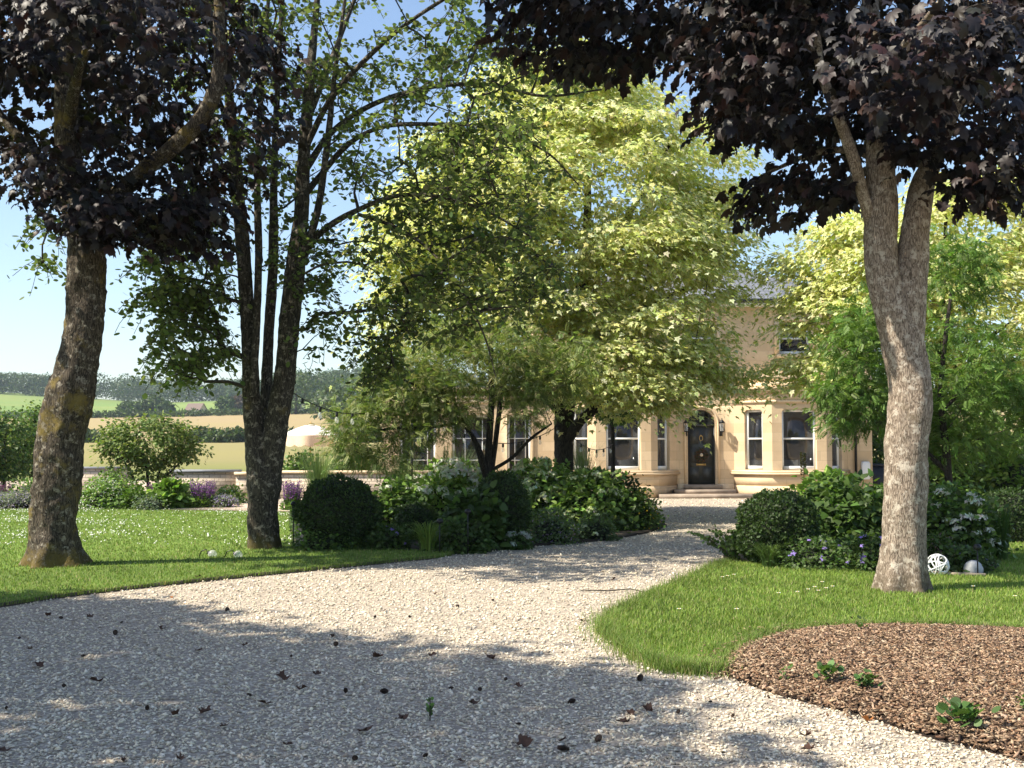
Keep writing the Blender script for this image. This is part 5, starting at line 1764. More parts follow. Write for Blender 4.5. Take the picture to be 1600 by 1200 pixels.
bush('geranium_clump', 'violet-flowered geranium close against the pale forked trunk', 1370, 897, 80, 835, 96, 2200, 0.055, DK, MAPLE_S, 'flowers', 9, PUR, 0.042)
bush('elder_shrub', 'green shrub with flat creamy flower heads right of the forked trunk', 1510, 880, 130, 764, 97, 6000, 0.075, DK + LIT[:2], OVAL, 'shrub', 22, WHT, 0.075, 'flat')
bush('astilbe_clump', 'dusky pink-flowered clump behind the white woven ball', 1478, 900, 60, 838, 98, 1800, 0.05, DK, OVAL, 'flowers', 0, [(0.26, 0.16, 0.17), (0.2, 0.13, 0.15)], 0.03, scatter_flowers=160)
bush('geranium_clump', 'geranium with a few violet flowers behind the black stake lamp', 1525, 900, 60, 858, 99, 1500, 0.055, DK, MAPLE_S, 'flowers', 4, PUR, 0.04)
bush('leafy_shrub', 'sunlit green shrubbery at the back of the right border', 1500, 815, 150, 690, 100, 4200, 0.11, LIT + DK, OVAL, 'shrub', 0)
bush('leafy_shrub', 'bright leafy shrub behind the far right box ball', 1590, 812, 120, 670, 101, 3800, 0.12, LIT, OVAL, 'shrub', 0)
# far border by the terrace
bush('tall_perennial', 'tall mixed green perennials behind the white blossom shrub', 165, 794, 96, 738, 112, 2200, 0.07, LIT + DK, OVAL, 'plant', 0)
bush('tall_perennial', 'wispy green perennials before the terrace wall left of the salvia', 288, 793, 56, 752, 113, 1200, 0.06, LIT + DK, OVAL, 'plant', 0, core=False)
bush('tall_perennial', 'mid green border plants above the far left lavender', 40, 793, 80, 752, 114, 1500, 0.07, LIT + DK, OVAL, 'plant', 0)
bush('lavender_clump', 'grey-mauve lavender at the far left of the distant border', 10, 797, 110, 772, 102, 2200, 0.05, [(0.14, 0.17, 0.10), (0.2, 0.2, 0.17)], OVAL, 'flowers', 0, [(0.33, 0.28, 0.42), (0.4, 0.34, 0.46)], 0.04, scatter_flowers=700)
bush('white_flower_shrub', 'shrub dotted with small white blossoms beside the leaning trunk', 150, 797, 70, 750, 103, 2800, 0.07, LIT, OVAL, 'shrub', 0, WHT, 0.05, scatter_flowers=420)
bush('clipped_shrub', 'small rounded bright green shrub under the loose-leaved shrub', 206, 797, 44, 762, 104, 2400, 0.05, [(0.08, 0.15, 0.015), (0.1, 0.18, 0.02)], OVAL, 'shrub', 0)
bush('big_leaf_plant', 'broad bright-leaved plant in the middle of the distant border', 262, 797, 52, 758, 105, 700, 0.2, LIT, HEART, 'plant', 0)
bush('rose_bush', 'pale pink rose bush in the distant border below the shrub', 185, 795, 60, 756, 106, 1800, 0.07, DK + LIT, OVAL, 'shrub', 0, [(0.7, 0.5, 0.48), (0.75, 0.62, 0.58)], 0.06, scatter_flowers=60)
bush('grey_foliage_plant', 'grey-green low plant in front of the broad-leaved one', 232, 799, 50, 776, 107, 1200, 0.05, [(0.16, 0.2, 0.14), (0.12, 0.16, 0.09)], OVAL, 'plant', 0)
bush('lady_mantle_clump', 'lime-yellow flowering clump beside the square stone pier', 356, 788, 44, 762, 108, 1200, 0.07, LIT, OVAL, 'flowers', 0, LIME, 0.05, scatter_flowers=160)
bush('lavender_clump', 'pale violet catmint sprawling onto the paved path', 345, 796, 50, 774, 109, 1000, 0.05, [(0.14, 0.17, 0.1)], OVAL, 'flowers', 0, [(0.40, 0.32, 0.55), (0.48, 0.4, 0.6)], 0.045, scatter_flowers=420)
bush('terrace_shrub', 'dark green shrubs behind the terrace wall under the parasol', 470, 772, 60, 706, 110, 3200, 0.12, DK + LIT[:1], OVAL, 'shrub', 0)
bush('terrace_shrub', 'dense green shrub right of the parasol pole', 545, 772, 90, 700, 111, 3800, 0.12, DK, OVAL, 'shrub', 0)


def spikes(label, px, base, wpx, top, seed, n, col, name='salvia_clump'):
    rng = np.random.default_rng(seed)
    g, r, h = place(px, base, wpx, top)
    cen = np.array((g[0], g[1] + r * 0.5, 0))
    root = thing(name, label, 'flowers', cen)
    mb = MB()
    fp, fd = [], []
    for _ in range(n):
        a, q = rng.random() * 6.283, r * rng.random() ** 0.6
        e = np.array((q * math.cos(a), q * math.sin(a), h * (0.75 + 0.28 * rng.random())))
        mb.tube([e * np.array((0.5, 0.5, 0)), e * np.array((0.75, 0.75, 0.55)), e], (0.006, 0.005, 0.003), 4)
        for t in np.linspace(0.5, 1.0, 16):
            b0 = e * np.array((0.5 + 0.5 * t, 0.5 + 0.5 * t, t))
            fp.append(b0 + rng.standard_normal(3) * 0.012)
    fp = np.array(fp)
    k = len(fp)
    mb.build('stems', plain('green stem', (0.07, 0.1, 0.04), 0.9), root)
    leaves('flower_spikes', SMALL, fp + cen, rng.standard_normal((k, 3)) + np.array((0, 0, 0.6)), rng.standard_normal((k, 3)) + np.array((0, -0.6, 0.4)), 0.045, pick(rng, k, col, 0.15), mat=M['petal'], parent=root)
    m_ = 700
    d = unit(rng.standard_normal((m_, 3)))
    d[:, 2] = np.abs(d[:, 2])
    pos = d * rng.random((m_, 1)) ** 0.4 * np.array((r, r, h * 0.55))
    leaves('foliage', OVAL, pos + cen, d + rng.standard_normal((m_, 3)) * 0.5, np.array((0, -0.3, 0.8)) + rng.standard_normal((m_, 3)) * 0.4, 0.07, pick(rng, m_, LIT + DK), mat=M['green'], parent=root)
    return root


PURP = [(0.20, 0.07, 0.26), (0.26, 0.09, 0.32), (0.17, 0.07, 0.22)]
spikes('purple salvia spikes beside the paved path left of the pier', 314, 796, 46, 752, 120, 80, PURP)
spikes('dusky purple salvia behind the broad-leaved border plant', 238, 794, 24, 756, 121, 40, [(0.14, 0.06, 0.13), (0.17, 0.08, 0.16)])
spikes('deep purple salvia between the multi-stem trunk and box dome', 455, 800, 36, 752, 122, 70, PURP)
spikes('reddish purple salvia at the left edge above the lavender', 4, 788, 26, 756, 123, 40, [(0.2, 0.06, 0.14), (0.16, 0.06, 0.13)])


def grass_clump(label, px, base, wpx, top, seed, n, pal, wd=0.012, arch=0.7, name='ornamental_grass'):
    rng = np.random.default_rng(seed)
    g, r, h = place(px, base, wpx, top)
    cen = np.array((g[0], g[1] + r * 0.4, 0))
    root = thing(name, label, 'grass clump', cen)
    az = rng.random(n) * 6.283
    d = np.stack((np.cos(az), np.sin(az), 0 * az), 1)
    out = r * (0.15 + 0.95 * rng.random(n))[:, None]
    hh = (h * (0.6 + 0.45 * rng.random(n)))[:, None]
    side = np.stack((-d[:, 1], d[:, 0], 0 * az), 1) * wd / 2
    side = side * np.sign(rng.standard_normal((n, 1)))
    spread_ = rng.random((n, 1))
    up = np.array((0, 0, 1.0))
    K = 5
    V = np.zeros((n, K * 2, 3))
    for i in range(K):
        t = i / (K - 1)
        c = d * out * (t ** 1.6) + d * 0.25 * r * spread_ + up * hh * (t * (1 + arch) - arch * t * t * t)
        wq = (1 - 0.85 * t)
        V[:, 2 * i] = c - side * wq
        V[:, 2 * i + 1] = c + side * wq
    f = np.array([(2 * i, 2 * i + 1, 2 * i + 3, 2 * i + 2) for i in range(K - 1)])
    mk('blades', V.reshape(-1, 3), (f[None] + (np.arange(n) * K * 2)[:, None, None]).reshape(-1, 4), M['grass'], root, np.repeat(pick(rng, n, pal), K * 2, 0))
    b = MB()
    b.lathe([(r * 0.16, 0), (r * 0.13, h * 0.06), (0.001, h * 0.1)], 0, 0, 8)
    b.build('crown_base', M['soil'], root)
    return root


YG = [(0.20, 0.29, 0.06), (0.26, 0.35, 0.085), (0.14, 0.22, 0.045)]
BG = [(0.16, 0.23, 0.09), (0.21, 0.28, 0.12), (0.12, 0.18, 0.065)]
grass_clump('yellow-green grass tuft beside the large box dome', 552, 861, 80, 830, 130, 200, YG, 0.013, 1.0)
grass_clump('bright arching grass tuft beside the middle stake light', 668, 865, 100, 820, 131, 280, YG, 0.013, 1.0)
grass_clump('tall fine grass fountain in front of the parasol', 495, 812, 84, 698, 132, 620, BG, 0.013, 0.35)
grass_clump('fine grass fountain below the string-light pole', 628, 806, 70, 712, 133, 460, BG, 0.013, 0.35)
grass_clump('tall fine grass before the middle orangery window', 715, 806, 100, 702, 134, 560, BG, 0.013, 0.35)
grass_clump('fine grass clump right of the cream maple trunk', 912, 806, 76, 692, 135, 460, BG, 0.013, 0.4)
grass_clump('fine grass left of the cream maple trunk', 835, 806, 60, 712, 136, 220, BG, 0.011, 0.35)
grass_clump('strappy dark foliage at the front of the right bed', 1205, 892, 80, 852, 137, 240, [(0.07, 0.12, 0.03), (0.1, 0.16, 0.05)], 0.014, 0.9)
grass_clump('few tall bent grass stems beside the forked trunk base', 1478, 935, 60, 905, 138, 9, YG, 0.008, 0.6, 'wild_grass')
grass_clump('ferny arching foliage right of the flat white flowers', 1570, 880, 70, 800, 139, 160, [(0.07, 0.13, 0.03), (0.05, 0.1, 0.02)], 0.03, 0.8)

# straggling sprig at the right bed's corner; flower spike before the bay
rng = np.random.default_rng(141)
g = G(1150, 880)
t = thing('straggly_plant', 'straggling dark leafy sprigs leaning over the drive by the right box ball', 'plant', g)
mb = MB()
pp, tt = [], []
for k in range(16):
    a = rng.random() * 6.283
    L = 0.35 + 0.45 * rng.random()
    c = [np.array(((math.cos(a) * 0.5 - 0.35) * L * u, math.sin(a) * 0.4 * L * u + rng.standard_normal() * 0.02, L * 0.9 * u - 0.3 * L * u * u)) for u in np.linspace(0, 1, 8)]
    mb.tube(c, np.linspace(0.006, 0.003, 8), 4)
    for q in c[1:]:
        for _ in range(3):
            pp.append(q + rng.standard_normal(3) * 0.012)
            tt.append(rng.standard_normal(3) + np.array((-0.3, -0.2, 0.3)))
mb.build('stems', M['twig'], t)
pp = np.array(pp)
leaves('foliage', OVAL, pp + g, np.array(tt), rng.standard_normal((len(pp), 3)) + np.array((0, -0.4, 0.6)), 0.06, pick(rng, len(pp), DK), mat=M['green'], parent=t)
g = G(1256, 800)
t = thing('flower_spire', 'tall fading flower spire standing before the right bay window', 'flowers', g)
ht = P(1256, 708, g[1])[2]
mb = MB()
mb.tube([(0, 0, 0), (0.02, 0, ht * 0.5), (0, 0, ht)], (0.012, 0.01, 0.005), 5)
mb.build('stem', plain('green stem', (0.09, 0.13, 0.05), 0.9), t)
n = 200
z = ht * (0.62 + 0.38 * rng.random(n))
a = rng.random(n) * 6.283
pos = np.stack((0.035 * np.cos(a), 0.035 * np.sin(a), z), 1)
leaves('flower_spike', OVAL, pos + g, np.stack((np.cos(a), np.sin(a), 0 * a), 1) + np.array((0, 0, 0.6)), rng.standard_normal((n, 3)), 0.05, pick(rng, n, [(0.2, 0.18, 0.07), (0.28, 0.26, 0.11), (0.14, 0.11, 0.05)]), mat=M['green'], parent=t)

# filler ground cover under the plants
for pl, sd in ((BED_L, 150), (BED_R, 151)):
    rng = np.random.default_rng(sd)
    q = scatter(rng, pl, 60000, 20, 0.5, margin=2)
    q = q[rng.random(len(q)) < min(1, 5000 / len(q))]
    n = len(q)
    pos = np.column_stack((q, 0.05 + 0.16 * rng.random(n)))
    kind(leaves('ground_cover', OVAL, pos, rng.standard_normal((n, 3)) + np.array((0, -0.3, 0.1)), rng.standard_normal((n, 3)) * 0.5 + np.array((0, 0, 0.9)), 0.08, pick(rng, n, DK), mat=M['green']), 'stuff')

# ------------------------------------------------------------------ garden lights, string lights
for px, base, top, lab in ((458, 857, 788, 'black stake lamp at the left end of the bed beside the box dome'), (687, 867, 815, 'black stake lamp beside the bright arching grass tuft'), (731, 866, 800, 'thin black stake in front of the large-leaved dark shrub'), (1528, 904, 856, 'black stake lamp on the right lawn edge beside the white globe')):
    g = G(px, base)
    h = P(px, top, g[1])[2]
    t = thing('stake_lamp', lab, 'garden light', g, group='black stake lamps')
    mb = MB()
    mb.tube([(0, 0, -0.05), (0, 0, h)], 0.009, 6)
    mb.build('stake', M['black'], t)
    mb = MB()
    mb.lathe([(0.001, h + 0.05), (0.03, h + 0.045), (0.05, h + 0.015), (0.05, h - 0.01), (0.02, h - 0.03), (0.008, h - 0.04)], 0, 0, 12)
    mb.build('lamp_head', M['black'], t, smooth=True)

PLD = 24.0
g = P(640, 700, PLD)
t = thing('light_pole', 'slim black pole that carries the string of festoon bulbs', 'pole', (g[0], PLD, 0))
mb = MB()
hp = P(640, 610, PLD)[2]
mb.tube([(0.09, 0, 0), (0, 0, hp)], 0.022, 8)
mb.build('shaft', M['black'], t)
mb = MB()
mb.tube([(0.0, 0, hp - 0.03), (0, 0, hp + 0.05)], 0.035, 8)
mb.tube([(-0.06, 0, hp), (0.06, 0, hp)], 0.012, 6)
mb.build('hook', M['black'], t)


def festoon(label, a, b, sag, nb, seed):
    rng = np.random.default_rng(seed)
    root = thing('string_lights', label, 'string lights', a)
    u = np.linspace(0, 1, 30)
    c = (b - a)[None] * u[:, None]
    c[:, 2] -= sag * 4 * u * (1 - u)
    mb = MB()
    mb.tube(c, 0.009, 5)
    mb.build('cable', M['black'], root)
    for k in range(nb):
        q = np.array([np.interp((k + 0.7) / nb, u, c[:, i]) for i in range(3)])
        s = MB()
        s.lathe([(0.012, q[2] + 0.01), (0.024, q[2] - 0.01), (0.026, q[2] - 0.075), (0.016, q[2] - 0.085)], q[0], q[1], 8)
        so_ = s.build('socket', M['black'], root)
        s = MB()
        zb = q[2] - 0.08
        s.lathe([(0.014, zb), (0.028, zb - 0.03), (0.036, zb - 0.07), (0.028, zb - 0.105), (0.001, zb - 0.12)], q[0], q[1], 10)
        s.build('bulb', M['bulb'], so_, smooth=True)
    return root


festoon('festoon bulbs sagging from the multi-stem tree to the black pole', P(452, 610, 18.6), P(640, 612, PLD), 0.42, 8, 1)
festoon('festoon bulbs strung from the black pole across the orangery windows to the cream maple', P(640, 612, PLD), P(880, 660, 26.2), 0.75, 8, 2)
festoon('short festoon of bulbs between cream maple trunk and thin young tree', P(886, 672, 26.4), P(957, 694, 29.9), 0.28, 6, 3)

# bulbs lying on the lawn with their black lead
for px, py, lab in ((332, 868, 'clear glass bulb lying alone on the left lawn'), (372, 869, 'clear glass bulb with black lead lying by the multi-stem trunk')):
    g = G(px, py, 0.05)
    t = thing('fallen_bulb', lab, 'light bulb', g)
    mb = MB()
    mb.lathe([(0.001, -0.05), (0.05, -0.035), (0.07, 0.02), (0.05, 0.06), (0.02, 0.08), (0.001, 0.081)], 0, 0, 12)
    o = mb.build('bulb', M['bulb'], t, smooth=True)
    mb = MB()
    mb.tube([(-0.05, 0, 0.03), (-0.1, 0.02, 0.09), (-0.17, 0.02, 0.06), (-0.2, 0, -0.03)], 0.008, 5)
    mb.tube([(-0.03, 0, 0.03), (-0.07, 0, 0.045)], 0.022, 8)
    mb.build('lead', M['black'], t)

# white woven ball and white globe on the grass
g = G(1465, 902)
rb = 17 * g[1] / F
t = thing('woven_ball', 'white openwork woven ball resting on the shaded grass beside the trunk', 'ball ornament', (g[0], g[1], rb + 0.01))
mb = MB()
rng = np.random.default_rng(160)
for k in range(13):
    ax = unit(rng.standard_normal(3))
    u_ = unit(np.cross(ax, rng.standard_normal(3)))
    v_ = np.cross(ax, u_)
    hh_ = rb * 0.45 * rng.standard_normal()
    hh_ = max(-0.7 * rb, min(0.7 * rb, hh_))
    rr_ = math.sqrt(rb * rb - hh_ * hh_)
    mb.tube([ax * hh_ + rr_ * (math.cos(a) * u_ + math.sin(a) * v_) for a in np.linspace(0, 6.2832, 25)], 0.009, 5, False)
mb.build('strands', M['plaster_white'], t)
g = G(1526, 903)
rb = 15 * g[1] / F
t = thing('globe_lamp', 'white globe half sunk in the grass beside the black stake lamp', 'garden light', (g[0], g[1] + 0.1, 0.03))
mb = MB()
mb.lathe([(rb * math.cos(a), 0.5 * rb + rb * math.sin(a)) for a in np.linspace(-0.6, 1.57, 12)], 0, 0, 20)
mb.build('globe', plain('shade-greyed frosted globe', (0.42, 0.43, 0.44), 0.45, var=0.05), t, smooth=True)  # white globe coloured grey, its shade put into the base colour
mb = MB()
mb.lathe([(rb * 0.84, -0.04), (rb * 0.86, 0.0), (rb * 0.8, 0.012)], 0, 0, 20)
mb.build('base_ring', M['black'], t)

# ------------------------------------------------------------------ weeds, daisies, litter
rng = np.random.default_rng(170)
for px, py, wpx, n, lab in ((1500, 1150, 92, 60, 'largest broad-leaved green weed at the mulch edge'), (1295, 1083, 52, 40, 'broad-leaved weed in the mulch left of its neighbour'), (1352, 1096, 46, 40, 'leafy weed in the mulch above the orange leaf'), (1228, 1076, 36, 12, 'small flat weed near the tip of the lawn'), (1345, 1004, 40, 10, 'faint weed at the grassy top edge of the mulch'), (1600, 1142, 40, 12, 'green weed at the right picture edge in the mulch'), (672, 1126, 26, 26, 'single upright weed growing in the shaded gravel')):
    g = G(px, py)
    r = wpx * g[1] / F / 2
    z0 = float(mulch_z(g[None, :2])[0]) if poly_mask(g[None, :2], MULCH)[0] else 0.01
    t = thing('weed', lab, 'weed', (g[0], g[1], z0), group='weeds on the mulch and gravel')
    a = rng.random(n) * 6.283
    tall = px == 672
    tip = np.stack((np.cos(a), np.sin(a), (0.9 if tall else 0.45) + 0.5 * rng.random(n)), 1)
    pos = np.stack((0.15 * r * np.cos(a), 0.15 * r * np.sin(a), (0.11 * rng.random(n) if tall else 0.02 + 0.08 * rng.random(n))), 1) + np.array(t.location) + (0 if tall else 1) * rng.standard_normal((n, 3)) * r * np.array((0.28, 0.28, 0.06))
    leaves('rosette', OVAL, pos, tip, np.array((0, 0, 1.0)) + rng.standard_normal((n, 3)) * 0.35, (0.032 if tall else min(0.075, r * 0.5)) * (0.6 + 0.5 * rng.random(n)), pick(rng, n, [(0.09, 0.17, 0.05), (0.12, 0.21, 0.06), (0.07, 0.13, 0.04)]), mat=M['green'], parent=t)
    mb = MB()
    mb.tube([(0, 0, -0.02), (0, 0, 0.12 if tall else 0.05)], 0.004, 5)
    mb.build('stem', M['twig'], t)

for i, (px, py) in enumerate(((1272, 926), (1284, 918), (1290, 928), (1300, 925), (1262, 930), (1278, 932), (1245, 934), (1216, 936), (1150, 962), (1060, 962), (1136, 908), (1146, 906), (1128, 910), (1520, 925), (1585, 941))):
    g = G(px, py, 0.03)
    t = thing('daisy', 'white lawn daisy in the grass left of the forked trunk' if px < 1400 else 'white lawn daisy in the grass right of the forked trunk', 'daisy', g, group='daisies in the right lawn')
    mb = MB()
    mb.tube([(0, 0, 0), (0.004, 0, 0.03), (0.006, 0, 0.06)], 0.0018, 4)
    mb.build('stem', M['twig'], t)
    n = 11
    a = np.arange(n) * 6.283 / n
    tip = np.stack((np.cos(a), np.sin(a), 0.25 + 0 * a), 1)
    leaves('petals', SMALL, np.repeat([[g[0] + 0.006, g[1], 0.092]], n, 0), tip, np.repeat([[0, -0.3, 1.0]], n, 0), 0.024, pick(rng, n, [(0.8, 0.8, 0.78)], 0.03), mat=M['petal'], parent=t)
    mb = MB()
    mb.lathe([(0.007, 0.062), (0.006, 0.068), (0.001, 0.07)], 0.006, 0, 8)
    mb.build('eye', plain('daisy yellow', (0.6, 0.42, 0.03), 0.8), t)


def dry_leaf(rng, s, curl):
    V, Fc = MAPLE
    V = V.copy() * s
    V[:, 1] -= 0.35 * s
    r2 = (V[:, 0] ** 2 + V[:, 1] ** 2) / s / s
    V[:, 2] = curl * s * r2 + 0.12 * s * np.sin(V[:, 0] / s * 7 + rng.random() * 6) + 0.015
    return V, Fc


def cone(rng, L):
    mb = MB()
    rows, per = 9, 9
    for i in range(rows):
        t = (i + 0.5) / rows
        rr = L * 0.36 * math.sin(math.pi * (0.12 + 0.8 * t)) ** 0.8
        for k in range(per):
            a = 6.283 * (k + 0.5 * (i % 2)) / per
            c = np.array((t * L - L / 2, rr * math.cos(a), rr * math.sin(a)))
            o = np.array((0, math.cos(a), math.sin(a)))
            s = np.array((0, -math.sin(a), math.cos(a))) * rr * 0.42
            mb.add([c * np.array((1, 0.3, 0.3)) - s, c * np.array((1, 0.3, 0.3)) + s, c + o * L * 0.05 + s * 0.7 + np.array((L * 0.09, 0, 0)), c + o * L * 0.05 - s * 0.7 + np.array((L * 0.09, 0, 0))], [(0, 1, 2, 3)])
    mb.tube([(-L / 2, 0, 0), (0, 0, 0), (L * 0.45, 0, 0)], (L * 0.2, L * 0.26, L * 0.08), 8)
    return mb


LITTER = [(95, 968, 0), (75, 965, 0), (140, 968, 1), (190, 975, 0), (250, 985, 0), (295, 912, 1), (310, 908, 1), (268, 936, 2), (355, 956, 0), (180, 992, 0), (310, 1021, 0), (275, 1120, 1), (455, 1028, 0), (472, 1083, 0), (383, 1012, 1), (412, 1104, 1), (570, 1148, 0), (520, 998, 1), (525, 1010, 0), (588, 1033, 0), (540, 1083, 0), (600, 1085, 0), (740, 1107, 1), (705, 1079, 0), (750, 1081, 0), (630, 1130, 0), (665, 1185, 0), (810, 1135, 0), (820, 1170, 1), (880, 1176, 0), (935, 1160, 0), (985, 1118, 0), (1015, 1117, 1), (1060, 1116, 0), (975, 1135, 0), (880, 1162, 1), (790, 1065, 0), (810, 1077, 0), (893, 1101, 0), (715, 950, 0), (680, 930, 0), (640, 966, 0), (586, 966, 0), (910, 975, 0), (912, 1003, 0), (845, 879, 0), (960, 908, 0), (770, 940, 0), (600, 957, 1), (675, 1028, 1), (765, 1034, 1), (1000, 1064, 0), (60, 1045, 0), (100, 1075, 0), (10, 1110, 0), (45, 1018, 1), (5, 1180, 1), (230, 1110, 0), (150, 1070, 0), (130, 1028, 0), (320, 1120, 1), (190, 1195, 1), (1130, 1180, 0), (1145, 1122, 0), (1260, 1158, 0), (1355, 1132, 2), (30, 1000, 0), (350, 1140, 0), (280, 1195, 1), (440, 1065, 1), (495, 1060, 0), (555, 1190, 0), (1215, 1068, 0), (1265, 1178, 0), (1110, 1100, 0), (720, 1195, 1), (450, 1170, 0), (390, 1090, 0)]
rng = np.random.default_rng(180)
cone_src = [cone(rng, 0.065).build('pine_cone', M['cone']) for _ in range(1)]
base_cone = cone_src[0]
used = False
mats_leaf = {1: plain('dry brown leaf', (0.07, 0.034, 0.02), 0.8, var=0.35, scale=30), 2: plain('orange autumn leaf', (0.36, 0.13, 0.03), 0.8, var=0.2, scale=30)}
leaf_src = {k: None for k in (1, 2)}
tips = [(1495, 1016), (1525, 1005), (1590, 1014), (1220, 1011), (1350, 1024), (1420, 1016), (1430, 1004), (1380, 1016), (1545, 1008), (1510, 1170), (1125, 1056), (1320, 1074)]
LITTER = [(a, b, 1 if (c == 0 and i % 3 == 1) else c) for i, (a, b, c) in enumerate(LITTER)]
for i, (px, py, ty_) in enumerate(LITTER + [(a, b, 3) for a, b in tips]):
    g = G(px, py)
    inm = poly_mask(g[None, :2], MULCH)[0]
    z = float(mulch_z(g[None, :2])[0]) if inm else (0.045 if poly_mask(g[None, :2], LAWN_L)[0] else 0.012)
    if ty_ in (0, 3):
        o = base_cone if not used else base_cone.copy()
        if used:
            C.objects.link(o)
        used = True
        sc = 0.35 + 0.6 * rng.random() ** 1.5
        o.location = (g[0], g[1], z + 0.012 * sc)
        o.scale = (sc, sc * (0.8 + 0.4 * rng.random()), sc * 0.85)
        o.rotation_euler = (rng.random() * 6, 0.3 * rng.standard_normal(), rng.random() * 6.28)
        if ty_ == 3:
            tag(o, 'dark pine cone lying on the brown bark mulch', 'pine cone', 'pine cones on the mulch')
        else:
            tag(o, 'small dark pine cone lying on the pale gravel drive', 'pine cone', 'pine cones on the gravel')
    else:
        if leaf_src[ty_] is None:
            V, Fc = dry_leaf(rng, 0.10, 0.75)
            o = mk('fallen_leaf', V, Fc, mats_leaf[ty_])
            leaf_src[ty_] = o
        else:
            o = leaf_src[ty_].copy()
            C.objects.link(o)
        sc = (0.45 + 0.65 * rng.random()) * (0.75 if ty_ == 2 else 1)
        o.location = (g[0], g[1], z)
        o.scale = (sc, sc * (0.5 + 0.4 * rng.random()), sc * (0.6 + 0.8 * rng.random()))
        o.rotation_euler = (0.25 * rng.standard_normal(), 0.25 * rng.standard_normal(), rng.random() * 6.28)
        if ty_ == 1:
            tag(o, 'curled dry brown maple leaf fallen on the gravel drive', 'leaf', 'dry brown leaves on the drive')
        elif px == 1355:
            tag(o, 'bright orange fallen leaf on the gravel beside the mulch', 'leaf')
        else:
            tag(o, 'orange fallen leaf on the gravel near the left lawn edging', 'leaf')
# thin fallen twig at the lawn tip
mb = MB()
mb.tube([G(905, 922, 0.02), G(950, 923, 0.03), G(985, 920, 0.03), G(1010, 926, 0.02)], (0.006, 0.008, 0.007, 0.004), 5)
tag(mb.build('fallen_twig', M['twig']), 'thin dark twig lying on the gravel beside the right lawn', 'twig')

# ------------------------------------------------------------------ countryside
HZ = [(0.05, 0.08, 0.024), (0.06, 0.095, 0.03), (0.042, 0.068, 0.022), (0.075, 0.11, 0.034)]


def crown_pts(rng, c, r, n):
    d = unit(rng.standard_normal((n, 3)))
    lump = 1 + 0.16 * np.sin(d[:, 0:1] * 5 + c[0]) * np.sin(d[:, 2:3] * 4 + c[1]) + 0.1 * np.sin(9 * d[:, 1:2] + c[0])
    return c + d * (0.88 + 0.16 * rng.random((n, 1))) * lump * r, d


rng = np.random.default_rng(190)


def wood(label_name, spots, leaf, per=170):
    pos, nn_ = [], []
    for x, y, r, h in spots:
        z = float(land(np.array(x), np.array(y)))
        p, d = crown_pts(rng, np.array((x, y, z + h * 0.55)), np.array((r, r, h * 0.5)), per)
        pos.append(p)
        nn_.append(d)
    pos, nn_ = np.concatenate(pos), np.concatenate(nn_)
    k = len(pos)
    return kind(leaves(label_name, SMALL, pos, rng.standard_normal((k, 3)), nn_ + rng.standard_normal((k, 3)) * 0.5, leaf * (0.6 + 0.8 * rng.random(k)), pick(rng, k, HZ), mat=M['green']), 'stuff')


def at_px(px, D):
    return (px - 800) / F * D


spots = [(at_px(px, D), D, 8 + 5 * rng.random(), 10 + 8 * rng.random()) for px, D in zip(np.concatenate((rng.uniform(125, 243, 17), rng.uniform(252, 330, 9))), rng.uniform(770, 830, 26))]
spots += [(at_px(px, D), D, 7 + 5 * rng.random(), 9 + 7 * rng.random()) for px, D in zip(rng.uniform(430, 700, 80), rng.uniform(540, 800, 80))]
spots += [(at_px(px, D), D, 7 + 3 * rng.random(), 10 + 4 * rng.random()) for px, D in zip(rng.uniform(330, 430, 22), rng.uniform(770, 830, 22))]
spots += [(at_px(px, D), D, 8, 13) for px, D in zip(rng.uniform(-80, 130, 30), rng.uniform(740, 830, 30))]
wood('woodland', spots, 1.5, 480)
spots = [(at_px(px, 212) , 212 + rng.uniform(-3, 3), 1.5, 1.9 + 0.7 * rng.random()) for px in np.concatenate((np.arange(-150, 160, 7), np.arange(300, 392, 6), np.arange(440, 600, 6)))]
o = wood('hedgerow', spots, 0.8, 110)
tag(o, 'dark field hedge between the pale meadow and the stubble', 'hedge')
del o['kind']
spots = [(at_px(px, 425), 425 + rng.uniform(-3, 3), 1.8, 1.5 + 1.0 * rng.random()) for px in np.arange(-100, 620, 6)]
o = wood('hedgerow', spots, 1.0, 70)
tag(o, 'thin hedge along the top of the tan stubble field', 'hedge')
del o['kind']
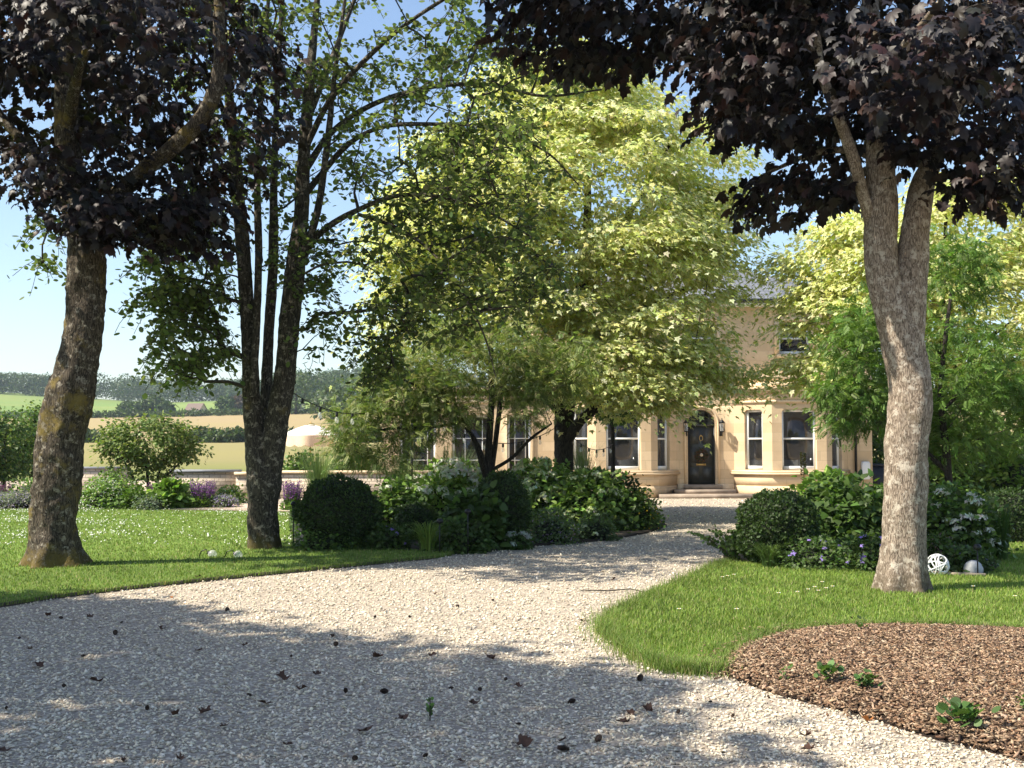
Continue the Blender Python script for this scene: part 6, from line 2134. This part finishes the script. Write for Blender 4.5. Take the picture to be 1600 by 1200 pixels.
for px, D, r, h, lab in ((205, 450, 4.5, 4.8, 'low spreading tree on the far green pasture'), (238, 455, 4.4, 7.2, 'tallest round tree in the pasture group'), (258, 452, 3.2, 4.8, 'smaller tree at the right end of the pasture group'), (352, 470, 3.2, 5.5, 'lone dark tree above the stubble left of the multi-stem trunk'), (372, 480, 3.2, 5.5, 'reddish brown tree beside the far hedge'), (520, 330, 6, 10, 'round hedgerow tree seen above the parasol'), (462, 420, 6.5, 15, 'tall dark tree on the hill beside the right stem'), (555, 300, 7, 12, 'bushy tree on the slope right of the parasol')):
    x = at_px(px, D)
    z = float(land(np.array(x), np.array(float(D))))
    t = thing('field_tree', lab, 'tree', (x, D, z - 0.3), group='trees out on the far fields')
    p, d = crown_pts(rng, np.array((x, D, z + h * 0.58)), np.array((r, r, h * 0.45)), 420)
    pal = HZ if 'reddish' not in lab else [(0.09, 0.055, 0.035), (0.07, 0.05, 0.03)]
    leaves('crown', SMALL, p, rng.standard_normal((420, 3)), d + rng.standard_normal((420, 3)) * 0.5, 1.5 * (0.6 + 0.8 * rng.random(420)), pick(rng, 420, pal), mat=M['green'], parent=t)
    mb = MB()
    mb.tube([(0, 0, 0), (0.1, 0, h * 0.3), (0, 0, h * 0.65)], (0.45, 0.35, 0.15), 7)
    mb.build('trunk', M['bark_dark'], t)
# small barn on the far field
D = 432
x = at_px(306, D)
z = float(land(np.array(x), np.array(float(D))))
t = thing('barn', 'small pitched-roof stone barn far off on the field edge', 'barn', (x, D, z - 0.3), R(-20))
mb = MB()
mb.box(-3.2, 3.2, -2.2, 2.2, 0, 2.6)
mb.add([(-3.2, -2.2, 2.6), (-3.2, 2.2, 2.6), (-3.2, 0, 4.8)], [(0, 1, 2)])
mb.add([(3.2, -2.2, 2.6), (3.2, 2.2, 2.6), (3.2, 0, 4.8)], [(2, 1, 0)])
mb.build('wall', M['stone_plain'], t)
mb = MB()
mb.add([(-3.5, -2.6, 2.3), (3.5, -2.6, 2.3), (3.5, 0, 4.95), (-3.5, 0, 4.95)], [(0, 1, 2, 3)])
mb.add([(-3.5, 2.6, 2.3), (3.5, 2.6, 2.3), (3.5, 0, 4.95), (-3.5, 0, 4.95)], [(3, 2, 1, 0)])
mb.build('roof', plain('brown tiles', (0.16, 0.12, 0.10), 0.9, var=0.2), t)
mb = MB()
mb.box(-0.9, 0.9, -2.23, -2.19, 0.3, 2.3)
mb.build('door', M['black'], t)

# ------------------------------------------------------------------ the air
mb = MB()
mb.box(-1015, 1015, -315, 1515, -10, 75)
hz_ = mb.build('haze', None)
m, nt, bs = new_mat('air')
nt.nodes.remove(bs)
vol = nt.nodes.new('ShaderNodeVolumePrincipled')
vol.inputs['Color'].default_value = (0.74, 0.86, 1.0, 1)
vol.inputs['Density'].default_value = 0.00016
vol.inputs['Anisotropy'].default_value = 0.1
nt.links.new(vol.outputs[0], nt.nodes['Material Output'].inputs['Volume'])
hz_.data.materials.append(m)
kind(hz_, 'stuff')
